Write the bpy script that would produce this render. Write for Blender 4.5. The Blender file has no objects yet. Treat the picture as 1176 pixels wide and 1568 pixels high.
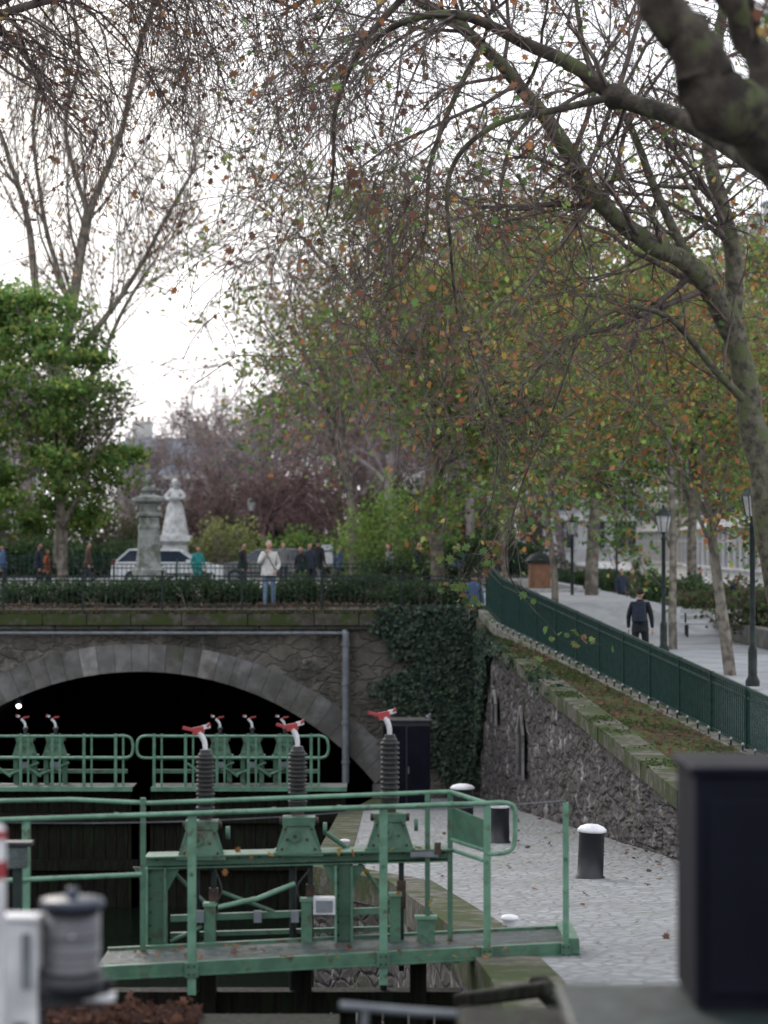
import bpy, bmesh, math, random
import numpy as np
from mathutils import Vector, Matrix
random.seed(7)
F=3700.0; CH=1.75
def P(u,v,y): return ((u-588)/F*y, y, CH-(v-830)/F*y)
sc=bpy.context.scene
col=sc.collection
# ------------------------------------------------------------------ materials
def nd(nt,t,**k):
    n=nt.nodes.new(t)
    for a,b in k.items(): setattr(n,a,b)
    return n
def mapr(nt,src,a,b,c=0.0,d=1.0):
    n=nd(nt,'ShaderNodeMapRange'); n.inputs[1].default_value=a;n.inputs[2].default_value=b;n.inputs[3].default_value=c;n.inputs[4].default_value=d
    nt.links.new(src,n.inputs[0]); return n.outputs[0]
def mixc(nt,f,a,b,blend='MIX'):
    n=nd(nt,'ShaderNodeMix',data_type='RGBA',blend_type=blend)
    if isinstance(f,(int,float)): n.inputs[0].default_value=f
    else: nt.links.new(f,n.inputs[0])
    for s,i in ((a,6),(b,7)):
        if isinstance(s,(tuple,list)): n.inputs[i].default_value=(*s[:3],1)
        else: nt.links.new(s,n.inputs[i])
    return n.outputs[2]
def noise(nt,vec,scale,detail=3,rough=.6):
    n=nd(nt,'ShaderNodeTexNoise'); n.inputs['Scale'].default_value=scale;n.inputs['Detail'].default_value=detail;n.inputs['Roughness'].default_value=rough
    nt.links.new(vec,n.inputs['Vector']); return n.outputs[0]
def coords(nt,stretch=(1,1,1)):
    tc=nd(nt,'ShaderNodeTexCoord'); mp=nd(nt,'ShaderNodeMapping'); mp.inputs['Scale'].default_value=stretch
    nt.links.new(tc.outputs['Object'],mp.inputs[0]); return mp.outputs[0]
def mat(name,c1,c2=None,scale=6,rough=.75,metal=0,bump=.15,lo=.38,hi=.62,stretch=(1,1,1),c3=None,s3=1.3,lo3=.5,hi3=.62,emit=0,spec=None):
    m=bpy.data.materials.new(name); m.use_nodes=True; nt=m.node_tree; b=nt.nodes['Principled BSDF']
    v=coords(nt,stretch); n=noise(nt,v,scale)
    if c2 is None: c2=tuple(x*.7 for x in c1)
    c=mixc(nt,mapr(nt,n,lo,hi),c2,c1)
    if c3 is not None: c=mixc(nt,mapr(nt,noise(nt,v,s3,5,.65),lo3,hi3),c,c3)
    nt.links.new(c,b.inputs['Base Color'])
    nt.links.new(mapr(nt,n,.3,.7,min(1,rough+.1),max(.05,rough-.12)),b.inputs['Roughness'])
    b.inputs['Metallic'].default_value=metal
    if spec is not None: b.inputs['Specular IOR Level'].default_value=spec
    if bump:
        bp=nd(nt,'ShaderNodeBump'); bp.inputs['Strength'].default_value=bump; bp.inputs['Distance'].default_value=.02
        nt.links.new(noise(nt,v,scale*5,3),bp.inputs['Height']); nt.links.new(bp.outputs[0],b.inputs['Normal'])
    if emit: b.inputs['Emission Color'].default_value=(*c1,1); b.inputs['Emission Strength'].default_value=emit
    return m
def flatmat(name,c1,c2,scale=3):
    m=bpy.data.materials.new(name); m.use_nodes=True; nt=m.node_tree; nt.nodes.clear(); o=nd(nt,'ShaderNodeOutputMaterial'); d=nd(nt,'ShaderNodeBsdfDiffuse')
    c=mixc(nt,mapr(nt,noise(nt,coords(nt),scale,1),.4,.6),c2,c1); nt.links.new(c,d.inputs['Color']); nt.links.new(d.outputs[0],o.inputs[0]); return m
def stone(name,ca,cb,mortar,scale=2.2,stretch=(1,1,1.5),mw=.05,streak=None,moss=None,mossamt=(.5,.65),rough=.9,bump=.6,stain=None,sst=(2.6,2.6,.45),dist=.04,spec=.3,dk=.75,fine_s=9,edgef=1.0,jit=.25,drip=None):
    m=bpy.data.materials.new(name); m.use_nodes=True; nt=m.node_tree; b=nt.nodes['Principled BSDF']
    raw=coords(nt); v=coords(nt,stretch)
    nz=nd(nt,'ShaderNodeTexNoise'); nz.inputs['Scale'].default_value=3; nz.inputs['Detail'].default_value=1; nt.links.new(v,nz.inputs['Vector'])
    ad=nd(nt,'ShaderNodeVectorMath',operation='MULTIPLY_ADD'); nt.links.new(nz.outputs['Color'],ad.inputs[0]); ad.inputs[1].default_value=(jit,jit,jit); nt.links.new(v,ad.inputs[2])
    vo=nd(nt,'ShaderNodeTexVoronoi'); vo.inputs['Scale'].default_value=scale; nt.links.new(ad.outputs[0],vo.inputs['Vector'])
    ve=nd(nt,'ShaderNodeTexVoronoi',feature='DISTANCE_TO_EDGE'); ve.inputs['Scale'].default_value=scale; nt.links.new(ad.outputs[0],ve.inputs['Vector'])
    sx=nd(nt,'ShaderNodeSeparateColor'); nt.links.new(vo.outputs['Color'],sx.inputs[0])
    c=mixc(nt,sx.outputs[0],ca,cb)
    fine=noise(nt,raw,fine_s,5,.7)
    c=mixc(nt,mapr(nt,fine,.3,.7,.0,.75),c,tuple(x*.45 for x in ca))
    edge=mapr(nt,ve.outputs['Distance'],0,mw,edgef,0)
    c=mixc(nt,edge,c,mortar)
    big=noise(nt,raw,.55,4,.65)
    c=mixc(nt,mapr(nt,big,.4,.65,0,dk),c,tuple(x*.35 for x in ca))
    if streak:
        sv=coords(nt,sst); s1=mapr(nt,noise(nt,sv,1.5,7,.75),.55,.65)
        c=mixc(nt,s1,c,streak)
    if stain: c=mixc(nt,mapr(nt,noise(nt,raw,.9,4,.7),.5,.62),c,stain)
    if drip: c=mixc(nt,mapr(nt,noise(nt,coords(nt,(1.4,1.4,.16)),1.6,4,.7),.5,.66,0,.8),c,drip)
    if moss: c=mixc(nt,mapr(nt,noise(nt,raw,1.1,5,.7),mossamt[0],mossamt[1]),c,moss)
    nt.links.new(c,b.inputs['Base Color']); b.inputs['Roughness'].default_value=rough; b.inputs['Specular IOR Level'].default_value=spec
    h=nd(nt,'ShaderNodeMath',operation='ADD'); nt.links.new(mapr(nt,ve.outputs['Distance'],0,mw*1.6,0,1),h.inputs[0]); nt.links.new(fine,h.inputs[1])
    bp=nd(nt,'ShaderNodeBump'); bp.inputs['Strength'].default_value=bump; bp.inputs['Distance'].default_value=dist
    nt.links.new(h.outputs[0],bp.inputs['Height']); nt.links.new(bp.outputs[0],b.inputs['Normal'])
    return m
def leafmat(name,trans=.4):
    m=bpy.data.materials.new(name); m.use_nodes=True; nt=m.node_tree; nt.nodes.clear()
    o=nd(nt,'ShaderNodeOutputMaterial'); a=nd(nt,'ShaderNodeAttribute',attribute_name='Col')
    d=nd(nt,'ShaderNodeBsdfDiffuse'); nt.links.new(a.outputs['Color'],d.inputs['Color'])
    if trans:
        t=nd(nt,'ShaderNodeBsdfTranslucent'); mx=nd(nt,'ShaderNodeMixShader'); mx.inputs[0].default_value=trans; nt.links.new(a.outputs['Color'],t.inputs['Color'])
        nt.links.new(d.outputs[0],mx.inputs[1]); nt.links.new(t.outputs[0],mx.inputs[2]); nt.links.new(mx.outputs[0],o.inputs[0])
    else: nt.links.new(d.outputs[0],o.inputs[0])
    return m
M={}
M['leaf']=leafmat('leaf',.45); M['leafdark']=leafmat('ivy_leaf',0)
M['bark']=mat('plane_bark',(.145,.135,.10),(.055,.048,.04),scale=7,rough=.9,bump=.6,c3=(.095,.11,.055),s3=3,lo3=.5,hi3=.6,spec=.2)
M['barkdark']=mat('dark_bark',(.085,.07,.058),(.035,.03,.026),scale=6,rough=.9,bump=.6,c3=(.09,.105,.05),s3=3,lo3=.53,hi3=.62,spec=.2)
M['barktwig']=flatmat('twig_bark',(.17,.14,.13),(.09,.072,.068),5)
M['barkmid']=flatmat('mid_bark',(.25,.225,.19),(.13,.115,.10),5)
M['barkhaze']=flatmat('far_bark_hazed',(.33,.285,.29),(.24,.20,.205))  # distance haze painted in as a paler, greyer bark colour
M['barkred']=flatmat('weeping_bark',(.22,.15,.15),(.15,.10,.102))
M['green']=mat('green_paint',(.075,.175,.115),(.045,.11,.072),scale=5,rough=.5,bump=.15,c3=(.05,.048,.03),s3=5,lo3=.55,hi3=.67)
M['greenlight']=mat('green_rail_paint',(.13,.27,.19),(.08,.18,.12),scale=6,rough=.4,bump=.08,c3=(.07,.08,.05),s3=10,lo3=.59,hi3=.69)
M['greenfar']=mat('green_gate_paint',(.105,.235,.16),(.065,.155,.10),scale=5,rough=.5,bump=.05)
M['fence']=mat('fence_green',(.010,.042,.035),(.006,.027,.022),scale=8,rough=.5,bump=0,spec=.25)
M['iron']=mat('black_iron',(.018,.03,.03),(.012,.016,.016),scale=8,rough=.6,bump=0,spec=.3)
M['black']=mat('black_paint',(.013,.014,.02),(.009,.009,.012),scale=6,rough=.45,bump=.05)
M['navy']=mat('cabinet_navy',(.005,.006,.014),(.0035,.004,.009),scale=2,rough=.7,bump=.03,spec=.12)
M['rubber']=mat('black_rubber',(.02,.02,.02),(.012,.012,.012),scale=20,rough=.6,bump=.1)
M['grey']=mat('grey_metal',(.17,.19,.21),(.12,.13,.15),scale=5,rough=.5,bump=.05)
M['galv']=mat('deck_metal',(.075,.10,.10),(.035,.05,.048),scale=9,rough=.42,bump=.4,c3=(.05,.045,.03),s3=5,lo3=.52,hi3=.64)
M['steel']=mat('brushed_steel',(.12,.12,.13),(.07,.07,.078),scale=3,rough=.32,metal=.7,bump=.02,stretch=(1,1,12))
M['white']=mat('white_paint',(.70,.70,.73),(.50,.50,.53),scale=6,rough=.5,bump=.03)
M['red']=mat('red_paint',(.38,.035,.045),(.25,.025,.03),scale=8,rough=.45,bump=.03)
M['bluecap']=mat('blue_cap',(.018,.028,.055),(.010,.017,.034),scale=6,rough=.45,bump=0)
M['wood']=mat('wet_wood',(.016,.014,.011),(.006,.006,.005),scale=3,rough=.75,bump=.5,stretch=(8,8,1),c3=(.013,.020,.009),s3=1,spec=.15)
M['rust']=mat('rusty_iron',(.075,.042,.03),(.03,.02,.018),scale=9,rough=.8,bump=.3)
M['rwall']=stone('retaining_rubble',(.145,.125,.125),(.06,.052,.057),(.040,.036,.038),scale=3.4,stretch=(1.5,.42,1.3),mw=.10,streak=(.34,.325,.32),sst=(2.2,.65,1.2),moss=(.04,.05,.024),mossamt=(.56,.68),bump=.8,dist=.07,dk=.6)
M['twall']=stone('tunnel_rubble',(.24,.215,.185),(.125,.115,.105),(.10,.092,.083),scale=1.9,stretch=(1,1,1.7),mw=.07,stain=(.06,.058,.052),bump=.8,dist=.05,dk=.7,edgef=.8,jit=.5,drip=(.045,.045,.036))
M['ashlar']=mat('ashlar',(.175,.175,.175),(.115,.112,.11),scale=2,rough=.9,bump=.5,c3=(.07,.07,.062),s3=.8,lo3=.44,hi3=.62)
M['ashlar2']=mat('ashlar_light',(.27,.265,.26),(.18,.175,.17),scale=3,rough=.85,bump=.5,c3=(.10,.095,.085),s3=1.2,lo3=.5)
M['ashlar3']=mat('ashlar_dark',(.15,.145,.14),(.09,.087,.085),scale=3,rough=.9,bump=.5,c3=(.06,.065,.045),s3=1.5)
M['coping']=mat('mossy_coping',(.11,.10,.088),(.06,.054,.047),scale=3,rough=1,bump=.8,c3=(.05,.065,.028),s3=1.3,lo3=.46,hi3=.56,spec=0)
M['cope2']=mat('coping_stone',(.145,.135,.12),(.075,.07,.058),scale=5,rough=1,bump=.8,c3=(.05,.065,.028),s3=1.3,lo3=.43,hi3=.55,spec=.1)
M['kerbdirty']=mat('dirty_kerb',(.22,.215,.20),(.11,.105,.095),scale=6,rough=1,bump=.6,c3=(.07,.09,.04),s3=2,lo3=.5,hi3=.6,spec=.1)
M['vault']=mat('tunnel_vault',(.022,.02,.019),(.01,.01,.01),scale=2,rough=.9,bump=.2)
M['quay']=stone('cobbled_quay',(.33,.345,.365),(.24,.25,.265),(.15,.155,.15),scale=6.0,stretch=(1,.8,1),mw=.11,moss=(.135,.16,.085),mossamt=(.58,.72),bump=.9,dist=.035,spec=.4,rough=.7,dk=.35,fine_s=4,edgef=.8,jit=.06)
M['soil']=mat('mossy_soil',(.10,.08,.06),(.05,.045,.035),scale=4,rough=1,bump=.6,c3=(.07,.095,.04),s3=.7,lo3=.42,hi3=.56,spec=0)
M['ground']=mat('ground_gravel',(.14,.13,.12),(.08,.075,.07),scale=2,rough=1,bump=.3,c3=(.08,.06,.045),s3=.8,spec=0)
M['prom']=mat('promenade_asphalt',(.31,.325,.35),(.24,.25,.27),scale=1.3,rough=.8,bump=.2,c3=(.19,.19,.20),s3=.4,lo3=.5,hi3=.7)
M['road']=mat('asphalt',(.09,.09,.095),(.06,.06,.063),scale=3,rough=.8,bump=.2)
M['kerb']=mat('kerb_granite',(.45,.45,.45),(.32,.32,.32),scale=8,rough=.8)
M['mark']=mat('road_marking',(.75,.75,.73),(.55,.55,.55),scale=5,rough=.7,bump=0)
M['statuegrey']=mat('monument_stone',(.27,.29,.28),(.16,.175,.16),scale=4,rough=.9,bump=.4,c3=(.10,.11,.085),s3=2.5)
M['statuewhite']=mat('white_marble',(.60,.61,.62),(.36,.37,.37),scale=4,rough=.7,bump=.2)
M['bronze']=mat('bronze_patina',(.17,.19,.17),(.10,.11,.10),scale=6,rough=.6,metal=.2,bump=.1)
M['facade']=mat('cream_facade',(.54,.53,.50),(.44,.43,.41),scale=.6,rough=.9,bump=0)
M['facade2']=mat('white_facade',(.68,.70,.72),(.55,.56,.58),scale=.6,rough=.9,bump=0)
M['slate']=mat('slate_roof',(.22,.26,.32),(.17,.20,.25),scale=3,rough=.5,bump=0)
M['glass']=mat('window_glass',(.05,.06,.075),(.03,.035,.045),scale=.7,rough=.12,bump=0)
M['carwhite']=mat('car_white',(.72,.74,.78),(.68,.72,.76),scale=2,rough=.2,bump=0)
M['carglass']=mat('car_glass',(.03,.045,.07),(.02,.03,.05),scale=2,rough=.08,bump=0)
M['tyre']=mat('tyre',(.02,.02,.02),(.015,.015,.015),rough=.9,bump=0)
M['lampred']=mat('tail_lamp',(.5,.02,.02),(.4,.02,.02),rough=.2,bump=0)
M['wdbrown']=mat('brown_timber',(.28,.14,.08),(.18,.09,.05),scale=3,rough=.7,stretch=(6,6,1))
M['skin']=mat('skin',(.50,.30,.22),(.46,.26,.19),scale=20,rough=.55,bump=0)
M['lit']=mat('lit_lamp',(1,.95,.85),(1,.95,.85),bump=0,emit=9)
def cloth(n,c): return mat('cloth_'+n,c,tuple(x*.72 for x in c),scale=14,rough=.95,bump=.25)
for n,c in dict(cwhite=(.62,.61,.60),jeans=(.16,.24,.36),cblack=(.018,.019,.024),cnavy=(.025,.035,.065),teal=(.03,.30,.30),cgrey=(.2,.2,.21),corange=(.42,.11,.05),cblue=(.06,.12,.25),cbrown=(.09,.06,.04),hairgrey=(.34,.31,.28),hairdark=(.025,.018,.014),hairbrown=(.08,.05,.03),shoe=(.10,.08,.07)).items(): M[n]=cloth(n,c)
def wmat():
    m=bpy.data.materials.new('canal_water'); m.use_nodes=True; nt=m.node_tree; b=nt.nodes['Principled BSDF']
    b.inputs['Base Color'].default_value=(.006,.010,.007,1); b.inputs['Roughness'].default_value=.12; b.inputs['Specular IOR Level'].default_value=.3
    v=coords(nt,(1,.5,1)); bp=nd(nt,'ShaderNodeBump'); bp.inputs['Strength'].default_value=.35; bp.inputs['Distance'].default_value=.05
    nt.links.new(noise(nt,v,3,3),bp.inputs['Height']); nt.links.new(bp.outputs[0],b.inputs['Normal']); return m
M['water']=wmat()
# ------------------------------------------------------------------ mesh builder
def V3(a): return np.array(a,float)
def nrm(a):
    a=V3(a); return a/(np.linalg.norm(a)+1e-12)
class MB:
    def __init__(s): s.v=[];s.f=[];s.m=[];s.mats=[];s.sm=[]
    def mi(s,m):
        m=M[m] if isinstance(m,str) else m
        if m not in s.mats: s.mats.append(m)
        return s.mats.index(m)
    def add(s,vs,fs,m,smooth=False):
        o=len(s.v); i=s.mi(m); s.v.extend([tuple(map(float,x)) for x in vs])
        for f in fs: s.f.append(tuple(o+k for k in f)); s.m.append(i); s.sm.append(smooth)
    def hexa(s,b,t,m):
        s.add(list(b)+list(t),[(3,2,1,0),(4,5,6,7),(0,1,5,4),(1,2,6,5),(2,3,7,6),(3,0,4,7)],m)
    def box(s,c,size,m,rz=0,top=1.0):
        x,y,z=size[0]/2,size[1]/2,size[2]/2; co,si=math.cos(rz),math.sin(rz)
        q=[(-x,-y),(x,-y),(x,y),(-x,y)]
        def r(a,b,zz): return (c[0]+a*co-b*si,c[1]+a*si+b*co,c[2]+zz)
        s.hexa([r(a,b,-z) for a,b in q],[r(a*top,b*top,z) for a,b in q],m)
    def beam(s,a,b,w,h,m):
        a=V3(a);b=V3(b);d=nrm(b-a); up=V3((0,0,1)) if abs(d[2])<.95 else V3((0,1,0))
        sd=nrm(np.cross(d,up)); up=np.cross(sd,d); A=sd*w/2;B=up*h/2
        s.hexa([a-A-B,a+A-B,a+A+B,a-A+B],[b-A-B,b+A-B,b+A+B,b-A+B],m)
    def cyl(s,a,b,r0,r1,m,n=14,smooth=True):
        a=V3(a);b=V3(b);d=nrm(b-a); up=V3((0,0,1)) if abs(d[2])<.9 else V3((1,0,0))
        x=nrm(np.cross(d,up)); y=np.cross(d,x)
        r=[[c+(x*math.cos(t)+y*math.sin(t))*q for t in [2*math.pi*k/n for k in range(n)]] for c,q in ((a,r0),(b,r1))]
        s.add(r[0]+r[1],[(k,(k+1)%n,n+(k+1)%n,n+k) for k in range(n)],m,smooth)
        s.add(r[0],[tuple(range(n))[::-1]],m); s.add(r[1],[tuple(range(n))],m)
    def lathe(s,c,prof,m,n=20,smooth=True):
        vs=[(c[0]+r*math.cos(2*math.pi*k/n),c[1]+r*math.sin(2*math.pi*k/n),c[2]+z) for r,z in prof for k in range(n)]
        fs=[(j*n+k,j*n+(k+1)%n,(j+1)*n+(k+1)%n,(j+1)*n+k) for j in range(len(prof)-1) for k in range(n)]
        s.add(vs,fs,m,smooth)
    def sqlathe(s,c,prof,m,rz=0):
        for (r0,z0),(r1,z1) in zip(prof[:-1],prof[1:]):
            if z1-z0<1e-5: continue
            co,si=math.cos(rz),math.sin(rz)
            q=[(-1,-1),(1,-1),(1,1),(-1,1)]
            s.hexa([(c[0]+r0*(a*co-b*si),c[1]+r0*(a*si+b*co),c[2]+z0) for a,b in q],[(c[0]+r1*(a*co-b*si),c[1]+r1*(a*si+b*co),c[2]+z1) for a,b in q],m)
    def pipe(s,pts,r,m,n=10,r1=None):
        pts=[V3(p) for p in pts]; k=len(pts); r1=r if r1 is None else r1
        t=[nrm(pts[min(i+1,k-1)]-pts[max(i-1,0)]) for i in range(k)]
        up=V3((0,0,1)) if abs(t[0][2])<.9 else V3((1,0,0)); x=nrm(np.cross(t[0],up)); vs=[]
        for i in range(k):
            x=nrm(x-t[i]*np.dot(x,t[i])); y=np.cross(t[i],x); q=r[i] if isinstance(r,np.ndarray) else r+(r1-r)*i/max(1,k-1)
            vs+= [pts[i]+(x*math.cos(a)+y*math.sin(a))*q for a in [2*math.pi*j/n for j in range(n)]]
        s.add(vs,[(i*n+j,i*n+(j+1)%n,(i+1)*n+(j+1)%n,(i+1)*n+j) for i in range(k-1) for j in range(n)],m,True)
        s.add(vs[:n],[tuple(range(n))[::-1]],m); s.add(vs[-n:],[tuple(range(n))],m)
    def ball(s,c,r,m,n=12,fn=None,R=None):
        if isinstance(r,(int,float)): r=(r,r,r)
        vs=[];fs=[];h=n//2+1
        for i in range(h+1):
            th=math.pi*i/h
            for j in range(n):
                a=2*math.pi*j/n; p=V3((math.sin(th)*math.cos(a),math.sin(th)*math.sin(a),math.cos(th)))
                if fn is not None: p=fn(p)
                p=p*V3(r)
                if R is not None: p=R@p
                vs.append(p+V3(c))
        for i in range(h):
            for j in range(n): fs.append((i*n+j,(i+1)*n+j,(i+1)*n+(j+1)%n,i*n+(j+1)%n))
        s.add(vs,fs,m,True)
    def xform(s,R,t,start=0):
        for i in range(start,len(s.v)): s.v[i]=tuple(R@V3(s.v[i])+V3(t))
    def obj(s,name,bevel=0,parent=None):
        me=bpy.data.meshes.new(name); me.from_pydata(s.v,[],s.f)
        for m in s.mats: me.materials.append(m)
        me.polygons.foreach_set('material_index',s.m); me.polygons.foreach_set('use_smooth',s.sm); me.update()
        o=bpy.data.objects.new(name,me); col.objects.link(o)
        if bevel:
            b=o.modifiers.new('bevel','BEVEL'); b.width=bevel; b.segments=2; b.limit_method='ANGLE'; b.angle_limit=.7
        if parent: o.parent=parent
        return o
def rotz(a): return np.array([[math.cos(a),-math.sin(a),0],[math.sin(a),math.cos(a),0],[0,0,1]])
def catmull(pts,n=6):
    p=[V3(x) for x in pts]; p=[2*p[0]-p[1]]+p+[2*p[-1]-p[-2]]; out=[]
    for i in range(1,len(p)-2):
        for j in range(n):
            t=j/n; a,b,c,d=p[i-1],p[i],p[i+1],p[i+2]
            out.append(.5*((2*b)+(c-a)*t+(2*a-5*b+4*c-d)*t*t+(3*b-a-3*c+d)*t**3))
    out.append(p[-2]); return out
def fast(name,V,Fi,ma,cols=None,smooth=False,parent=None):
    me=bpy.data.meshes.new(name); V=np.asarray(V,np.float32); Fi=np.asarray(Fi,np.int32); n,k=Fi.shape
    me.vertices.add(len(V)); me.vertices.foreach_set('co',V.ravel())
    me.loops.add(n*k); me.loops.foreach_set('vertex_index',Fi.ravel())
    me.polygons.add(n); me.polygons.foreach_set('loop_start',np.arange(0,n*k,k,dtype=np.int32)); me.polygons.foreach_set('loop_total',np.full(n,k,np.int32))
    if smooth: me.polygons.foreach_set('use_smooth',np.ones(n,bool))
    me.materials.append(ma)
    if cols is not None:
        at=me.color_attributes.new('Col','FLOAT_COLOR','CORNER'); c=np.ones((n,k,4),np.float32); c[:,:,:3]=np.asarray(cols)[:,None,:]; at.data.foreach_set('color',c.ravel())
    me.update(calc_edges=True); me.validate()
    o=bpy.data.objects.new(name,me); col.objects.link(o)
    if parent: o.parent=parent
    return o
KITE=np.array([(0,-.52),(.36,-.02),(0,.58),(-.36,.02)])
LOBE=np.array([(0,-.5),(.28,-.42),(.22,-.2),(.55,-.05),(.26,.1),(.34,.42),(.1,.3),(0,.6),(-.1,.3),(-.36,.4),(-.24,.1),(-.52,-.02),(-.22,-.2),(-.3,-.4)])
def norm(a): return a/(np.linalg.norm(a,axis=-1,keepdims=True)+1e-9)
def leaves(name,pos,size,pal,rng,normal=None,nspread=1.0,parent=None,m='leaf',tmpl=KITE,w=None,colfn=None):
    pos=np.asarray(pos); n=len(pos); 
    nn=norm(rng.normal(0,1,(n,3))) if normal is None else norm(np.asarray(normal)+rng.normal(0,nspread,(n,3)))
    a=norm(np.cross(nn,rng.normal(0,1,(n,3)))); b=np.cross(nn,a); s=(size*rng.uniform(.6,1.25,n))[:,None,None]
    T=tmpl; k=len(T)
    V=pos[:,None,:]+s*(a[:,None,:]*T[None,:,0:1]+b[:,None,:]*T[None,:,1:2]+nn[:,None,:]*(-.5*(T[None,:,0:1]**2)+.12*T[None,:,1:2]))
    pal=np.array(pal); idx=rng.choice(len(pal),n,p=w); c=pal[idx]*rng.uniform(.65,1.3,(n,1))
    if colfn is not None: c=colfn(pos,c)
    return fast(name,V.reshape(-1,3),np.arange(n*k).reshape(n,k),M[m],c,parent=parent)
SW=[]
def tubes(name,segs,ma,sides=4,parent=None,trunkmat=None):
    p0=np.concatenate([s[0] for s in segs]);p1=np.concatenate([s[1] for s in segs]);r0=np.concatenate([s[2] for s in segs]);r1=np.concatenate([s[3] for s in segs])
    d=norm(p1-p0); ref=np.where(np.abs(d[:,2:3])<.9,np.array([[0,0,1.]]),np.array([[1.,0,0]])); x=norm(np.cross(d,ref)); y=np.cross(d,x)
    p1=p1+d*(r1[:,None]*.4); n=len(p0); a=2*np.pi*np.arange(sides)/sides; ring=x[:,None,:]*np.cos(a)[None,:,None]+y[:,None,:]*np.sin(a)[None,:,None]
    V=np.stack([p0[:,None,:]+ring*r0[:,None,None],p1[:,None,:]+ring*r1[:,None,None]],1).reshape(-1,3)
    b=(np.arange(n)*2*sides)[:,None]; j=np.arange(sides)[None,:]; j2=(j+1)%sides
    Fi=np.stack([b+j,b+j2,b+sides+j2,b+sides+j],-1).reshape(-1,4)
    o=fast(name,V,Fi,ma,smooth=True,parent=parent)
    if SW:
        mb=MB()
        for c,r in SW: mb.pipe(list(c),r,trunkmat or ma,n=14)
        mb.obj('trunk',parent=o); SW.clear()
    return o
def grow(rng,p,d,r,L,levels,segs,minr=.006):
    for lv in levels:
        k=lv['k']; n=len(p); pts=[p];ds=[d];rs=[r]
        for i in range(k):
            d=norm(d+rng.normal(0,lv['w'],(n,3))+np.array([0,0,lv.get('g',0)])); q=pts[-1]+d*(L/k)[:,None]
            rr=np.maximum(r*(1-(1-lv.get('tp',.45))*(i+1)/k),minr); segs.append((pts[-1],q,rs[-1],rr)); pts.append(q);ds.append(d);rs.append(rr)
        PT=np.stack(pts);DS=np.stack(ds);RS=np.stack(rs)
        if 'c' not in lv: break
        m=lv['c']; idx=rng.integers(max(1,int(k*lv.get('ts',.3))),k+1,(m,n)); ar=np.arange(n)[None,:]
        bp=PT[idx,ar].reshape(-1,3);bd=DS[idx,ar].reshape(-1,3);br=RS[idx,ar].reshape(-1)
        pr=norm(np.cross(bd,rng.normal(0,1,bd.shape))); an=rng.uniform(*lv['a'],len(bd))[:,None]
        p=bp;d=norm(bd*np.cos(an)+pr*np.sin(an));r=np.maximum(br*lv['rr'],minr);L=np.tile(L,m)*lv['lr']*rng.uniform(.6,1.25,len(bd))
    return PT.reshape(-1,3)
def limb(rng,pts,r0,r1,segs,nch,L,ang=(.6,1.4),n=6,ts=.1):
    c=np.array(catmull(pts,n)); k=len(c); r=np.linspace(r0,r1,k); 
    w=rng.normal(0,1,k+4); w=np.convolve(w,np.ones(5)/5,'valid'); r=r*(1+.10*w)
    j=rng.normal(0,.35*r1,(k+2,3)); j=(j[:-2]+j[1:-1]+j[2:])/3; c[1:-1]+=j[1:-1]
    SW.append((c,r))
    if not nch: return None
    idx=rng.integers(int(k*ts),k,nch); idx[:2]=k-1; t=norm(c[np.minimum(idx+1,k-1)]-c[np.maximum(idx-1,0)])
    pr=norm(np.cross(t,rng.normal(0,1,t.shape))); a=rng.uniform(*ang,nch)[:,None]
    return c[idx],norm(t*np.cos(a)+pr*np.sin(a)),r[idx]*.4,L*rng.uniform(.6,1.3,nch)
def cat(ls): return tuple(np.concatenate([l[i] for l in ls]) for i in range(4))
GREEN=[(.13,.225,.075),(.18,.30,.085),(.26,.33,.10),(.085,.15,.055)]
AUT=[(.40,.18,.075),(.30,.13,.065),(.44,.31,.10),(.20,.115,.07)]
BRN=[(.19,.10,.078),(.24,.12,.078),(.14,.08,.066)]
# ------------------------------------------------------------------ terrain profile
def qz(y): return -.005-.0775*y
def xw(y): return 2.46+max(0,62-y)*.0513
def xf(y): return 2.6+max(0,61-y)*.148
def zc(y): return max(-.51-.0357*(62-y),qz(y)) if y<62 else -.1
def zf(y): return max(-.25-.0626*(61-y),qz(y)) if y<61 else 0
def hright(x,y):
    if y<61.5:
        if x<=xf(y): 
            t=(x-xw(y))/max(.01,xf(y)-xw(y)); t=max(0,min(1,t)); return zc(y)+(zf(y)-zc(y))*t
        t=max(0,min(1,(x-xf(y)-.3)/2.2)); zp=max(min(-1.0,zf(y)),qz(y)); return zf(y)+(zp-zf(y))*t
    w=6 if y>70 else 3; s0=2.9 if y<70 else 7.5
    t=max(0,min(1,(x-s0)/w)); return -1.0*t
ys=[-300,-60,-20,0,8,14,18,22,26,28,30,32,34,36,38,40,42,44,46,48,50,52,54,56,58,60,61.4,62.3,64,67,70,72,76,84,92,100,110,130,170,240,400,800,1500,3000]
def cols_at(y):
    L=[-3000,-800,-300,-100,-40,-20,-10.2,-8,-4,0]
    a=xw(y);b=xf(y); R=[a,a+(b-a)*.33,a+(b-a)*.66,b]+[b+t for t in (.3,.8,1.5,2.5,3.5,5,7,9,11,15,25,60,150,400,900,3000)]
    return L+R
rows=[cols_at(y) for y in ys]; nc=len(rows[0])
vs=[];fs=[[],[],[]]
for y,r in zip(ys,rows):
    for i,x in enumerate(r):
        if i<10: z=(qz(max(y,0)) if i<=6 else 0) if y<62 else 0
        else: z=hright(x,y)
        vs.append((x,y,z))
for j in range(len(ys)-1):
    for i in range(nc-1):
        if ys[j+1]<=62.4 and 6<=i<10: continue
        q=(j*nc+i,j*nc+i+1,(j+1)*nc+i+1,(j+1)*nc+i)
        k=0
        if i>=13: k=2
        elif i>=10 and ys[j]<62: k=1
        if k==2 and (ys[j]>=110 or rows[j][i]>60): k=0
        fs[k].append(q)
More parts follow.
